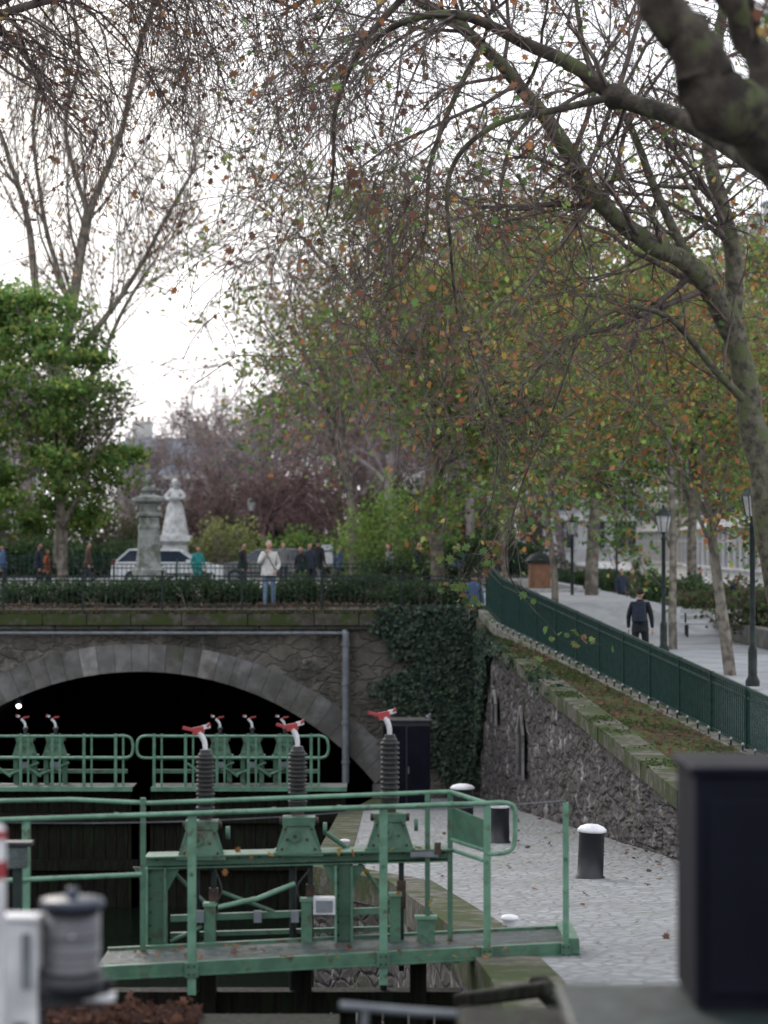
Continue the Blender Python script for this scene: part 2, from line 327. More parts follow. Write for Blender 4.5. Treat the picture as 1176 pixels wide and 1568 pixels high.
me=bpy.data.meshes.new('ground'); allf=fs[0]+fs[1]+fs[2]; me.from_pydata(vs,[],allf)
for n_ in ('ground','soil','prom'): me.materials.append(M[n_])
me.polygons.foreach_set('material_index',[0]*len(fs[0])+[1]*len(fs[1])+[2]*len(fs[2])); me.polygons.foreach_set('use_smooth',[True]*len(allf)); me.update()
o=bpy.data.objects.new('ground',me); col.objects.link(o)
mb=MB(); mb.add([(-90,84,.004),(7.4,84,.004),(7.4,108,.004),(-90,108,.004)],[(0,1,2,3)],'road')
for x in range(-80,6,6): mb.add([(x,95.9,.008),(x+3,95.9,.008),(x+3,96.05,.008),(x,96.05,.008)],[(0,1,2,3)],'mark')
for x in range(5): mb.add([(-6+x*.9,87,.008),(-5.5+x*.9,87,.008),(-5.5+x*.9,105,.008),(-6+x*.9,105,.008)],[(0,1,2,3)],'mark')
mb.box((-41,83.9,.06),(97,.25,.13),'kerb'); mb.box((-41,108.2,.06),(97,.25,.13),'kerb'); mb.obj('road',.01)
# ------------------------------------------------------------------ water, tunnel, walls
mb=MB(); mb.add([(-10,19.2,-6),(1,19.2,-6),(1,95,-6),(-13,95,-6)],[(0,1,2,3)],'water'); mb.add([(-10,-60,-2.3),(1,-60,-2.3),(1,19.15,-2.3),(-10,19.15,-2.3)],[(0,1,2,3)],'water'); mb.obj('canal_water')
XC,ZA,HW,R=-6.25,-1.57,6.03,7.76; ZC=ZA-R
def az(x): return ZC+math.sqrt(max(0,R*R-(x-XC)**2))
mb=MB(); xs=sorted(set([-40,-20,-16,XC-HW]+list(np.linspace(XC-HW,XC+HW,49))+[-.21,1,2.52]))
for a,b in zip(xs[:-1],xs[1:]):
    mid=(a+b)/2
    za,zb=(az(a),az(b)) if abs(mid-XC)<HW else (-8.5,-8.5)
    mb.add([(a,62,za),(b,62,zb),(b,62,-.38),(a,62,-.38)],[(0,1,2,3)],'twall')
mb.box((-8.75,62.53,-.30),(22.5,.14,.585),'coping')
mb.obj('tunnel_wall')
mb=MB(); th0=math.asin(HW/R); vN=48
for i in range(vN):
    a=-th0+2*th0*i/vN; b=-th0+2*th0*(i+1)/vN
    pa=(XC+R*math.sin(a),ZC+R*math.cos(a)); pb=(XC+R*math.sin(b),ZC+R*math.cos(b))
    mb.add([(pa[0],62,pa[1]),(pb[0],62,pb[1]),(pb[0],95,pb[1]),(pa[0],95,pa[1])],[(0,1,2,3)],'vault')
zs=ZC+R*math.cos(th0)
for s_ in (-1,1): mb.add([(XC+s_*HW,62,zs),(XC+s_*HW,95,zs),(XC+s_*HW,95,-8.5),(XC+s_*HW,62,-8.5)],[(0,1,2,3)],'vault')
mb.add([(-13,95,-8.5),(1,95,-8.5),(1,95,-1),(-13,95,-1)],[(0,1,2,3)],'vault')  # added dark end sheet, stands in for the darkness of the continuing tunnel
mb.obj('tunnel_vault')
mb=MB(); rnd=random.Random(3); N=33; g=.0005
for i in range(N):
    a=-th0+2*th0*i/N+g; b=-th0+2*th0*(i+1)/N-g; T=.70+.1*abs((i-N/2)/(N/2)); pr=.06+rnd.uniform(0,.008)
    m=rnd.choice(['ashlar']*8+['ashlar3']*2)
    if i in (13,20): m='ashlar2'
    q=[]
    for yy in (62-pr,62.35):
        q.append([(XC+R*math.sin(a),yy,ZC+R*math.cos(a)),(XC+R*math.sin(b),yy,ZC+R*math.cos(b)),(XC+(R+T)*math.sin(b),yy,ZC+(R+T)*math.cos(b)),(XC+(R+T)*math.sin(a),yy,ZC+(R+T)*math.cos(a))])
    mb.hexa(q[0],q[1],m)
for k in range(5): mb.box((XC+HW+.3,62.1,zs-.25-k*.5),(.58 if k%2 else .75,.34,.49),'ashlar')
mb.obj('tunnel_arch',.005)
mb=MB(); x=-20.
while x<2.3:
    w=rnd.uniform(1.1,1.7); w=min(w,2.5-x)
    mb.box((x+w/2,62.1,-.235+rnd.uniform(-.008,.008)),(w-.015,.7,.30),'coping'); mb.box((x+w/2+.3,62.05,-.435),(w-.02,.35,.1),'ashlar3'); x+=w
mb.obj('bridge_coping',.02)
mb=MB(); mb.cyl((-20,61.82,-.58),(-.95,61.82,-.58),.045,.045,'grey'); mb.pipe(catmull([(-1.05,61.82,-.58),(-.98,61.8,-.62),(-.98,61.8,-1.2),(-.98,61.8,-4.4)],5),.09,'grey')
for z in (-.9,-1.9,-2.9,-3.9): mb.cyl((-.98,61.8,z),(-.98,61.8,z+.06),.115,.115,'grey')
for x in np.arange(-12,-1,1.8): mb.box((x,61.88,-.58),(.04,.16,.15),'iron')
mb.obj('drain_pipe')
mb=MB(); c=P(30,1078,62.3); mb.cyl((c[0],62.25,c[2]+.1),(c[0],62.25,c[2]),.09,.09,'iron'); mb.ball((c[0],62.2,c[2]-.04),.06,'lit'); mb.box((c[0],62.4,c[2]+.12),(.1,.4,.05),'iron'); mb.obj('tunnel_lamp')
edge=[(-.22,62),(-.5,56),(-.9,53),(-.9,31),(.1,28),(.65,21.4),(.8,17),(.8,8),(.8,-60)]
def ex(y):
    for (a,b),(c,d) in zip(edge[:-1],edge[1:]):
        if d<=y<=b: return c+(a-c)*(y-d)/(b-d)
    return .8
yy=sorted(set([e[1] for e in edge]+[float(k) for k in range(-2,62,3)]),reverse=True)
mb=MB(); vs=[]
for y in yy:
    z=qz(max(y,0)); a=ex(y); b=xw(y)+.06
    for t in (0,.2,.4,.6,.8,1): vs.append((a+(b-a)*t,y,z))
mb.add(vs,[(j*6+i,j*6+i+1,(j+1)*6+i+1,(j+1)*6+i)[::-1] for j in range(len(yy)-1) for i in range(5)],'quay'); mb.obj('quay')
mb=MB()
for y0,y1 in zip(yy[:-1],yy[1:]):
    a0,a1,z0,z1=ex(y0),ex(y1),qz(max(y0,0)),qz(max(y1,0))
    mb.add([(a0,y0,z0-.3),(a1,y1,z1-.3),(a1,y1,-8.5),(a0,y0,-8.5)],[(0,1,2,3)],'rwall')
    mb.hexa([(a0-.05,y0,z0-.32),(a0+.45,y0,z0-.32),(a1+.45,y1,z1-.32),(a1-.05,y1,z1-.32)],[(a0-.05,y0,z0+.012),(a0+.45,y0,z0+.012),(a1+.45,y1,z1+.012),(a1-.05,y1,z1+.012)],'cope2')
    mb.add([(-9.9,y0,qz(max(y0,0))),(-9.9,y1,qz(max(y1,0))),(-9.9,y1,-8.5),(-9.9,y0,-8.5)],[(0,1,2,3)],'rwall')
    mb.add([(-9.9,y0,z0),(-10.3,y0,z0),(-10.3,y1,z1),(-9.9,y1,z1)],[(0,1,2,3)],'ashlar')
mb.obj('lock_chamber_wall')
mb=MB(); yr=list(np.arange(62,25,-1.5))+[25]
for y0,y1 in zip(yr[:-1],yr[1:]):
    e=.006; t=.20; w0=rnd.uniform(.02,.05)
    mb.hexa([(xw(y0)-.09-w0,y0-e,zc(y0)-t),(xw(y0)+.34,y0-e,zc(y0)-t),(xw(y1)+.34,y1+e,zc(y1)-t),(xw(y1)-.09-w0,y1+e,zc(y1)-t)],[(xw(y0)-.09-w0,y0-e,zc(y0)+.05),(xw(y0)+.34,y0-e,zc(y0)+.05),(xw(y1)+.34,y1+e,zc(y1)+.05),(xw(y1)-.09-w0,y1+e,zc(y1)+.05)],'cope2')
rngw=np.random.default_rng(8); ny,nz=210,34; yg=np.linspace(62,25,ny); vs=[]
lump=rngw.normal(0,1,(ny//3+3,nz//3+3))
for i,y in enumerate(yg):
    for j in range(nz):
        zb_=qz(y)-.1; zt_=zc(y)-.1; z=zb_+(zt_-zb_)*j/(nz-1); h=float(np.clip(lump[i//3,(j+(i//3)%2)//3],-1.4,1.4))*.020+rngw.normal(0,.009)
        vs.append((xw(y)-.02-h,y,z))
mb.add(vs,[(i*nz+j,i*nz+j+1,(i+1)*nz+j+1,(i+1)*nz+j) for i in range(ny-1) for j in range(nz-1)],'rwall')
for u,vt,vb,wd in ((765,1058,1108,.5),(806,1082,1190,.55)):
    y=None
    for k in range(250,620):
        t=k/10
        if abs(588+xw(t)/t*F-u)<2.5: y=t
    zt=CH-(vt-830)*y/F; zb=CH-(vb-830)*y/F
    sh=[(-wd,zb),(wd,zb),(wd,zb+(zt-zb)*.6),(wd*.55,zb+(zt-zb)*.82),(0,zt),(-wd*.55,zb+(zt-zb)*.82),(-wd,zb+(zt-zb)*.6)]
    mb.add([(xw(y+s_)-.085,y+s_,z) for s_,z in sh],[tuple(range(7))],'black')
    pth=[(xw(y+s_)-.11,y+s_,z) for s_,z in [(-wd,zb),(-wd,zb+(zt-zb)*.6),(-wd*.5,zb+(zt-zb)*.83),(0,zt),(wd*.5,zb+(zt-zb)*.83),(wd,zb+(zt-zb)*.6),(wd,zb)]]
    for a,b in zip(pth[:-1],pth[1:]): mb.beam(a,b,.05,.09,'ashlar2')
mb.obj('retaining_wall')
# ------------------------------------------------------------------ fences
mb=MB()
def fp(t): y=61-t; return (xf(y),y,zf(y))
def fh(y): return 1.25-.25*(61-y)/23
t=0
while t<30:
    p=fp(t); h=fh(p[1]); mb.box((p[0],p[1],p[2]+.07+h/2),(.024,.024,h-.1),'fence',rz=.1)
    t+=.105
for k in range(16):
    t=k*2; a=fp(t); b=fp(t+2); ha,hb=fh(a[1]),fh(b[1])
    mb.box((a[0],a[1],a[2]+ha/2),(.07,.07,ha+.06),'fence')
    for q in (.1,.86,1.0): mb.beam((a[0],a[1],a[2]+ha*q),(b[0],b[1],b[2]+hb*q),.05,.035 if q<1 else .05,'fence')
mb.obj('green_fence')
mb=MB()
for k in range(16):
    a=fp(k*2);b=fp(k*2+1.98); mb.hexa([(a[0]-.22,a[1],a[2]-.15),(a[0]+.08,a[1],a[2]-.15),(b[0]+.08,b[1],b[2]-.15),(b[0]-.22,b[1],b[2]-.15)],[(a[0]-.22,a[1],a[2]+.05),(a[0]+.08,a[1],a[2]+.05),(b[0]+.08,b[1],b[2]+.05),(b[0]-.22,b[1],b[2]+.05)],'kerbdirty')
for k in range(46):
    a=fp(k*.65+.2); mb.cyl((a[0]-.16,a[1],a[2]+.04),(a[0]-.16,a[1],a[2]+.15),.02,.02,'iron',n=6); mb.ball((a[0]-.16,a[1],a[2]+.16),.028,'kerb',n=6)
mb.obj('fence_kerb',.01)
def railing(name,x0,x1,y,z0,h,m,sp=.13,r=.01,post=2.0,y1=None,tops=True):
    mb=MB(); n=int(abs(x1-x0)/sp); y1=y if y1 is None else y1
    for i in range(n+1):
        t=i/n; x=x0+(x1-x0)*t; yy=y+(y1-y)*t
        mb.cyl((x,yy,z0+.08),(x,yy,z0+h+(.05 if tops else -.02)),r,r*.6 if tops else r,m,n=5)
    k=int(abs(x1-x0)/post)
    for i in range(k+1):
        t=i/k; mb.box((x0+(x1-x0)*t,y+(y1-y)*t,z0+h/2+.04),(.055,.055,h+.08),m); mb.ball((x0+(x1-x0)*t,y+(y1-y)*t,z0+h+.1),.045,m,n=8)
    for q in (.12,.85,.98): mb.beam((x0,y,z0+h*q),(x1,y1,z0+h*q),.03,.035,m)
    return mb.obj(name)
railing('iron_railing',-14,2.5,62.7,0,.88,'iron',sp=.14,r=.011)
railing('park_railing',-22,-.6,82,0,1.02,'fence',sp=.15,r=.014,tops=False)
railing('park_railing',-32,8,109,0,1.15,'fence',sp=.2,r=.018,tops=False)
railing('park_railing',-.6,2.6,74,0,1.0,'fence',sp=.14,r=.013,tops=False)
# ------------------------------------------------------------------ lock gates
def pedestal(mb,x,y,z,w,h,m='green',s=1.0):
    mb.hexa([(x-w/2,y-w*.35,z),(x+w/2,y-w*.35,z),(x+w/2,y+w*.35,z),(x-w/2,y+w*.35,z)],[(x-w*.28,y-w*.22,z+h*.75),(x+w*.28,y-w*.22,z+h*.75),(x+w*.28,y+w*.22,z+h*.75),(x-w*.28,y+w*.22,z+h*.75)],m)
    mb.box((x,y,z+h*.86),(w*.75,w*.55,h*.22),m); mb.box((x,y,z+.012*s),(w*1.15,w*.85,.03*s),m)
    mb.cyl((x-w*.45,y,z+h*.85),(x+w*.45,y,z+h*.85),w*.09,w*.09,'rust',n=10)
    mb.cyl((x-w*.08,y-w*.40,z+h*.5),(x-w*.08,y-w*.2,z+h*.5),w*.13,w*.13,'green',n=14); mb.cyl((x-w*.08,y-w*.43,z+h*.5),(x-w*.08,y-w*.4,z+h*.5),w*.05,w*.05,'rust',n=8)
    for a,b in ((-.38,.1),(.38,.1),(-.3,.62),(.3,.62),(.2,.35),(-.26,.35)): mb.ball((x+a*w,y-w*.37,z+b*h+.02*s),w*.035,'rust',n=6)
    for s_ in (-1,1): mb.hexa([(x+s_*w*.50,y-w*.3,z),(x+s_*w*.56,y-w*.3,z),(x+s_*w*.56,y-w*.26,z),(x+s_*w*.50,y-w*.26,z)],[(x+s_*w*.26,y-w*.3,z+h*.8),(x+s_*w*.34,y-w*.3,z+h*.8),(x+s_*w*.34,y-w*.26,z+h*.8),(x+s_*w*.26,y-w*.26,z+h*.8)],m)
def crank(mb,x,y,z,s,lean=-.1,side=-1):
    a=(x,y,z); b=(x+lean*s,y,z+.13*s); mb.cyl((x,y,z-.02),(x,y,z+.02),.04*s,.035*s,'black',n=12); mb.pipe(catmull([a,(x+lean*.2*s,y,z+.07*s),b],4),.015*s,'white',n=8,r1=.02*s)
    mb.beam((b[0]+side*.045*s,y,b[2]+.005*s),(b[0]+.03*s,y,b[2]+.02*s),.03*s,.045*s,'red'); mb.beam((b[0]+side*.03*s,y,b[2]+.01*s),(b[0]+side*.11*s,y,b[2]+.03*s),.014*s,.02*s,'red')
    mb.beam((b[0]-side*.02*s,y,b[2]+.03*s),(b[0]-side*.07*s,y,b[2]+.042*s),.022*s,.028*s,'white'); mb.cyl((b[0]-side*.05*s,y-.02*s,b[2]+.04*s),(b[0]-side*.07*s,y-.02*s,b[2]+.058*s),.01*s,.01*s,'red',n=8)
mb=MB()
def G(u,v,y=19.0): return P(u,v,y)
fy=lambda u:18.0+(u-295)*.0015
def Fp(u,v): return P(u,v,fy(u))
a=Fp(150,1470);b=Fp(885,1444); zdk=-1.36
A=(a[0],fy(150),zdk);B=(b[0],fy(885),zdk)
def dk(t,o,z): return (A[0]+(B[0]-A[0])*t,A[1]+(B[1]-A[1])*t+o,z)
for o_ in np.arange(.04,.66,.05): mb.beam(dk(-.0,o_,zdk-.02),dk(1,o_,zdk-.02),.03,.03,'galv')
for t in np.linspace(0,1,60): mb.beam(dk(t,.03,zdk-.03),dk(t,.66,zdk-.03),.012,.03,'galv')
mb.beam(dk(0,0,zdk-.05),dk(1,0,zdk-.05),.05,.09,'green'); mb.beam(dk(0,0,zdk-.1),dk(1,0,zdk-.1),.09,.012,'green'); mb.beam(dk(0,.70,zdk-.05),dk(1,.70,zdk-.05),.05,.13,'green')
mb.box((B[0]-.06,B[1]+.33,zdk-.03),(.12,.8,.12),'green')
for t in np.linspace(.03,.97,9): mb.beam(dk(t,.02,zdk-.09),dk(t,.68,zdk-.09),.05,.07,'green')
for u,w,vb in ((42,.055,1475),(295,.062,1520),(587,.062,1505),(745,.055,1492),(865,.045,1462)):
    x=(u-588)/F*fy(u); y=fy(u)-.055; zt=CH-(1246-830)*18/F; zb=CH-(vb-830)*fy(u)/F
    mb.box((x,y,(zt+zb)/2),(w,.012,zt-zb),'greenlight'); mb.box((x+w*.42,y+.03,(zt+zb)/2),(.012,.05,zt-zb),'green')
    mb.box((x,y-.01,zdk-.06),(w*1.6,.03,.11),'green')
    for s_ in (-.02,.02):
        for q in (-.03,-.09): mb.cyl((x+s_,y-.035,zdk+q),(x+s_,y-.02,zdk+q),.009,.009,'rust',n=6)
    mb.cyl((x,y-.012,zt-.44),(x,y+.02,zt-.44),.016,.016,'green',n=8)
zt=CH-(1243-830)*18/F
def fr(u,dz=0,o=0): return ((u-588)/F*fy(u),fy(u)-.055+o,zt+dz)
mb.pipe([fr(-60),fr(745)],.019,'greenlight')
mb.pipe(catmull([fr(745),fr(770,-.0),fr(785,-.03),fr(788,-.12),fr(787,-.30),fr(780,-.37),fr(765,-.39),fr(745,-.39)],5),.019,'greenlight')
mb.pipe([fr(-60,-.44),fr(218,-.44)],.019,'greenlight')
for u in (180,420,520,690): mb.cyl(fr(u-3),fr(u+3),.024,.024,'green',n=10)
def rr(u,dz=0): return ((u-588)/F*18.75,18.75+(u-500)*.001,zt+.055+dz)
mb.pipe([rr(-80,.0),rr(120,0),rr(235,-.04),rr(690,.0)],.018,'greenlight')
for u,vb in ((655,1448),(690,1448),(225,1440)):
    p=rr(u); mb.box((p[0],p[1],(p[2]+zdk)/2),(.04,.04,p[2]-zdk),'green')
mb.pipe([fr(745,-.005,.02),rr(690,0)],.018,'greenlight'); mb.pipe([fr(745,-.37,.02),rr(690,-.37)],.016,'greenlight'); mb.pipe([fr(745,-.45,.02),rr(690,-.45)],.016,'greenlight')
q=[V3(fr(745,-.18,.03)),V3(rr(692,-.16))]; mb.beam(q[0]-V3((0,0,.08)),q[1]-V3((0,0,.08)),.012,.24,'green')
pc=[fr(0,-.02),fr(150,-.05),fr(300,-.06),fr(450,-.05),fr(587,-.02),fr(700,-.03),fr(865,.0)]; mb.pipe(catmull(pc,5),.004,'grey',n=5)
mb.beam(G(225,1318),G(692,1306),.14,.06,'green'); mb.beam(G(225,1309),G(692,1297),.30,.014,'green'); mb.beam(G(225,1327),G(692,1315),.2,.012,'green')
for u in np.linspace(240,680,15): a=G(u,1317-(u-225)*.026,18.9); mb.ball((a[0],18.925,a[2]),.009,'rust',n=6)
mb.box(G(650,1306,18.88),(.22,.06,.05),'grey'); mb.box(G(670,1298,18.86),(.05,.05,.09),'rust')
for u,w,v0,v1 in ((242,.17,1325,1462),(527,.15,1322,1455)):
    a=G(u,v0);b=G(u,v1); mb.box((a[0],19,(a[2]+b[2])/2),(w*.85,.13,a[2]-b[2]),'green'); mb.box((a[0]-w*.42,18.9,(a[2]+b[2])/2),(.018,.12,a[2]-b[2]),'greenlight'); mb.box((a[0]+w*.42,18.9,(a[2]+b[2])/2),(.018,.12,a[2]-b[2]),'green')
    for s_ in (-1,1):
        x=a[0]; mb.hexa([(x+s_*w*.4,18.93,a[2]-.2),(x+s_*w*.45,18.93,a[2]-.2),(x+s_*w*.45,18.95,a[2]-.2),(x+s_*w*.4,18.95,a[2]-.2)],[(x+s_*w*.4,18.93,a[2]),(x+s_*w*1.1,18.93,a[2]),(x+s_*w*1.1,18.95,a[2]),(x+s_*w*.4,18.95,a[2])],'green')
    for q in np.linspace(.05,.95,7): mb.ball((a[0]-w*.3,18.93,b[2]+(a[2]-b[2])*q),.009,'rust',n=6)
for u,v0,v1,w in ((322,1385,1470,.085),(470,1378,1468,.085),(605,1370,1455,.085),(652,1405,1450,.14)):
    a=G(u,v0,18.9);b=G(u,v1,18.9); mb.box((a[0],18.9,(a[2]+b[2])/2),(w,.09,a[2]-b[2]),'green')
    mb.box((a[0],18.9,a[2]+.01),(w*1.25,.11,.025),'greenlight')
mb.beam(G(262,1405,18.95),G(610,1392,18.95),.05,.05,'green'); mb.beam(G(262,1430,19.1),G(600,1420,19.1),.05,.035,'green')
mb.pipe([G(335,1388,18.85),G(395,1375,18.85),G(452,1352,18.85)],.02,'greenlight'); mb.pipe([G(340,1365,18.95),G(420,1395,18.95)],.016,'green'); mb.pipe([G(262,1440,18.9),G(310,1418,18.9)],.016,'green')
mb.pipe([G(500,1275,19.1),G(560,1318,19.1)],.02,'green'); mb.pipe([G(262,1330,19.05),G(318,1385,19.05)],.016,'green'); mb.pipe([G(550,1320,19.05),G(600,1385,19.05)],.016,'green')
mb.pipe(catmull([G(330,1330,18.9),G(340,1365,18.88),G(320,1395,18.88)],4),.008,'rubber',n=6); mb.pipe(catmull([G(475,1330,18.9),G(455,1360,18.88),G(470,1395,18.88)],4),.008,'rubber',n=6)
a=G(497,1385,18.85); mb.box(a,(.17,.12,.13),'white'); mb.box((a[0],a[1]-.065,a[2]),(.13,.012,.09),'grey')
for u in (307,395,452): a=G(u,1402,18.85); mb.box(a,(.06,.06,.09),'grey')
for u,v in ((310,1312),(458,1306),(597,1300)):
    a=G(u,v); pedestal(mb,a[0],19,a[2],.34,.30)
    mb.cyl((a[0]+.09,19,a[2]-.95),(a[0]+.09,19,a[2]),.022,.022,'iron'); mb.cyl((a[0]-.05,19.05,a[2]-1.2),(a[0]-.05,19.05,a[2]),.028,.028,'iron')
    mb.box((a[0]+.09,19,a[2]-.35),(.07,.07,.22),'rust')
    mb.cyl((a[0]+.19,18.95,a[2]+.2),(a[0]+.22,18.95,a[2]+.2),.05,.05,'green',n=14)
for k,(u,v0,v1) in enumerate(((315,1238,1155),(456,1228,1150),(597,1222,1132))):
    a=G(u,v0,19.05);b=G(u,v1,19.05); H=b[2]-a[2]; prof=[(.0,-.06),(.065,-.06)]; nr=12
    for i in range(nr):
        z=H*i/nr; prof+=[(.072,z),(.076,z+H/nr*.25),(.072,z+H/nr*.5),(.058,z+H/nr*.6),(.058,z+H/nr*.95)]
    prof+=[(.06,H),(.04,H+.02),(0,H+.03)]
    mb.lathe((a[0],19.05,a[2]),prof,'rubber',n=20,smooth=False); crank(mb,a[0],19.05,b[2]+.02,1.2,lean=(-.04,-.03,-.03)[k],side=-1)
    mb.cyl((a[0],19.05,a[2]-.3),(a[0],19.05,a[2]),.05,.05,'rust')
for x in np.linspace(-4.6,.5,26): mb.box((x,19.15,-4.3),(.185,.12,4.9),'wood')
mb.beam((-4.8,19.05,-1.85),(.6,19.05,-1.85),.2,.16,'wood')
for u in (320,465,640): a=G(u,1465,19); mb.box((a[0],18.95,-1.75),(.13,.13,.75),'wood')
mb.obj('lock_gate',.003)
for nm,u0,u1,mach in (('lock_gate',-90,203,(30,77)),('lock_gate',211,502,(333,383,434))):
    mb=MB(); Y=51.; x0,x1=P(u0,0,Y)[0],P(u1,0,Y)[0]; zt2=P(0,1127,Y)[2]; z2=P(0,1203,Y)[2]; zm=P(0,1160,Y)[2]
    e0=catmull([(x0+.5,Y,zt2),(x0+.12,Y,zt2),(x0,Y,zt2-.12),(x0,Y,zm+.1),(x0+.12,Y,zm),(x0+.5,Y,zm)],4); mb.pipe(e0,.03,'greenlight')
    e1=catmull([(x1-.5,Y,zt2),(x1-.12,Y,zt2),(x1,Y,zt2-.12),(x1,Y,zm+.1),(x1-.12,Y,zm),(x1-.5,Y,zm)],4); mb.pipe(e1,.03,'greenlight')
    for z in (zt2,zm): mb.pipe([(x0+.4,Y,z),(x1-.4,Y,z)],.03,'greenlight')
    for x in np.linspace(x0+.35,x1-.35,6): mb.box((x,Y,(zt2+z2)/2),(.06,.05,zt2-z2+.1),'greenfar'); mb.box((x+.16,Y,(zt2+z2)/2),(.04,.04,zt2-z2+.1),'greenfar')
    mb.box(((x0+x1)/2+.15,Y+.4,z2-.05),(x1-x0+.5,.9,.05),'galv'); mb.beam((x0-.1,Y-.06,z2-.06),(x1+.4,Y-.06,z2-.06),.06,.09,'greenfar')
    for z in (zt2-.55,z2+.22,z2+.5): mb.beam((x0+.3,Y+.95,z),(x1-.2,Y+.95,z),.08,.08,'green')
    for u in mach:
        x=P(u,0,Y)[0]; pedestal(mb,x,Y+.9,zt2-.50,.48,.42,'green'); mb.box((x-.2,Y+.9,z2+.25),(.1,.12,.6),'green'); mb.box((x+.2,Y+.9,z2+.25),(.1,.12,.6),'green'); mb.box((x,Y+.75,z2+.38),(.2,.06,.12),'grey')
        mb.cyl((x,Y+.9,zt2-.15),(x,Y+.9,zt2+.10),.04,.04,'rubber'); crank(mb,x,Y+.9,zt2+.10,1.55,lean=-.06,side=1); mb.pipe([(x-.35,Y+.8,z2+.15),(x+.3,Y+.8,z2+.42)],.03,'greenfar'); mb.pipe([(x-.7,Y+.8,z2+.4),(x-.3,Y+.8,z2+.12)],.03,'greenfar')
    for x in np.arange(x0-.05,x1+.35,.24): mb.box((x,Y+.45,z2-2.7),(.225,.15,5.1),'wood')
    for z in (z2-.7,z2-1.7): mb.beam((x0,Y+.3,z),(x1+.3,Y+.3,z),.16,.22,'wood')
    mb.obj(nm)
# ------------------------------------------------------------------ bollards etc
def bollard(u,y,h=.62,r=.155,white=True,lean=0):
    x=P(u,0,y)[0]; z=qz(y); mb=MB(); mb.lathe((0,0,0),[(r*1.12,-.05),(r*1.12,.02),(r,.04),(r*.97,h-.09),(r*1.02,h-.085),(r*1.02,h-.07)],'black',n=24)
    mb.lathe((0,0,0),[(r*1.0,h-.075),(r*1.12,h-.07),(r*1.12,h-.045),(r*.9,h-.01),(r*.5,h+.015),(0,h+.02)],'white' if white else 'black',n=24)
    c,s_=math.cos(lean),math.sin(lean); mb.xform(np.array([[c,0,s_],[0,1,0],[-s_,0,c]]),(x,y,z)); mb.obj('mooring_bollard')
bollard(903,28.6,lean=.04); bollard(765,37.5,.62,.15); bollard(708,44,.75,.2)
for u,y in ((780,21.6),(528,36.5)):
    x=P(u,0,y)[0]; z=qz(y); mb=MB(); mb.lathe((x,y,z),[(.07,-.02),(.06,.05),(.075,.06),(.085,.075),(.07,.095),(.03,.105),(0,.107)],'white'); mb.obj('survey_stud')
mb=MB(); a=P(622,1103,55); z0=qz(55); H=a[2]-z0; mb.box((a[0],55,z0+H/2),(1.08,.8,H),'black'); mb.box((a[0],55,z0+H+.02),(1.18,.9,.05),'black'); mb.box((a[0]-.27,54.58,z0+H/2),(.5,.03,H*.9),'navy'); mb.box((a[0]+.27,54.58,z0+H/2),(.5,.03,H*.9),'navy'); mb.cyl((a[0]+.05,54.54,z0+.8),(a[0]+.05,54.54,z0+.95),.015,.015,'grey'); mb.obj('control_cabinet',.015)
mb=MB(); c=P(656,1099,55); mb.ball(c,(.08,.13,.075),'cgrey',n=10); mb.ball((c[0]+.03,c[1]-.1,c[2]+.08),(.035,.045,.035),'cgrey',n=8); mb.cyl((c[0]+.03,c[1]-.13,c[2]+.08),(c[0]+.03,c[1]-.17,c[2]+.075),.01,.002,'rust',n=6); mb.cyl((c[0],c[1]+.08,c[2]),(c[0],c[1]+.26,c[2]-.03),.05,.03,'cgrey',n=8)
for s_ in (-1,1): mb.ball((c[0]+s_*.06,c[1]+.02,c[2]+.01),(.02,.12,.05),'iron',n=8); mb.cyl((c[0]+s_*.03,c[1],c[2]-.05),(c[0]+s_*.03,c[1],c[2]-.14),.007,.007,'red',n=5)
mb.obj('pigeon')
mb=MB(); mb.box((2.55,7.3,-.9),(3.9,1.8,2.3),'ashlar3'); mb.box((2.55,7.25,.24),(3.95,1.9,.035),'iron'); mb.box((.5,8.1,-.3),(.5,.5,.9),'wood'); mb.obj('lock_platform',.02)
mb=MB(); x0=P(1052,0,7.9)[0]; mb.box((x0+.35,7.95,.64),(.7,.5,.74),'navy'); mb.box((x0+.35,7.95,1.02),(.73,.53,.03),'navy'); mb.box((x0+.35,7.69,.62),(.62,.015,.62),'navy'); mb.box((x0+.35,7.95,.27),(.66,.46,.03),'black')
mb.cyl((x0+.55,7.67,.62),(x0+.55,7.67,.7),.01,.01,'black'); mb.obj('electrical_cabinet',.012)
mb=MB(); mb.pipe([P(520,1538,8.6),P(640,1548,8.6),P(850,1560,8.6)],.016,'grey'); mb.cyl(P(560,1540,8.6),P(556,1600,8.6),.014,.014,'grey'); mb.cyl(P(846,1560,8.6),P(850,1620,8.6),.014,.014,'grey'); mb.obj('hand_rail')
mb=MB()
for a,b,w in (((700,1530),(840,1512),.12),((820,1500),(880,1560),.12),((540,1588),(860,1594),.2)): mb.beam(P(*a,13.5),P(*b,13.2),w,.08,'wood')
mb.obj('timber_fender',.02)
mb=MB(); mb.beam(P(-60,1576,15.5),P(520,1576,15.5),.5,.12,'wood'); mb.obj('gate_walk_beam',.01)
mb=MB(); y=8.
def Q(u,v): return P(u,v,y)
c=Q(112,1490); zt_=Q(112,1384)[2]; H=zt_-c[2]
mb.lathe((c[0],y,c[2]),[(0,0),(.095,0),(.10,.01),(.10,.02),(.092,.03),(.092,H),(.0,H)],'steel',n=40)
for q in (.3,.55): mb.lathe((c[0],y,c[2]+H*q),[(.092,0),(.0935,.003),(.0935,.007),(.092,.01)],'steel',n=40)
mb.lathe((c[0],y,c[2]+H),[(.09,-.012),(.106,-.01),(.107,.0),(.107,.014),(.10,.02),(.03,.024),(0,.024)],'bluecap',n=36)
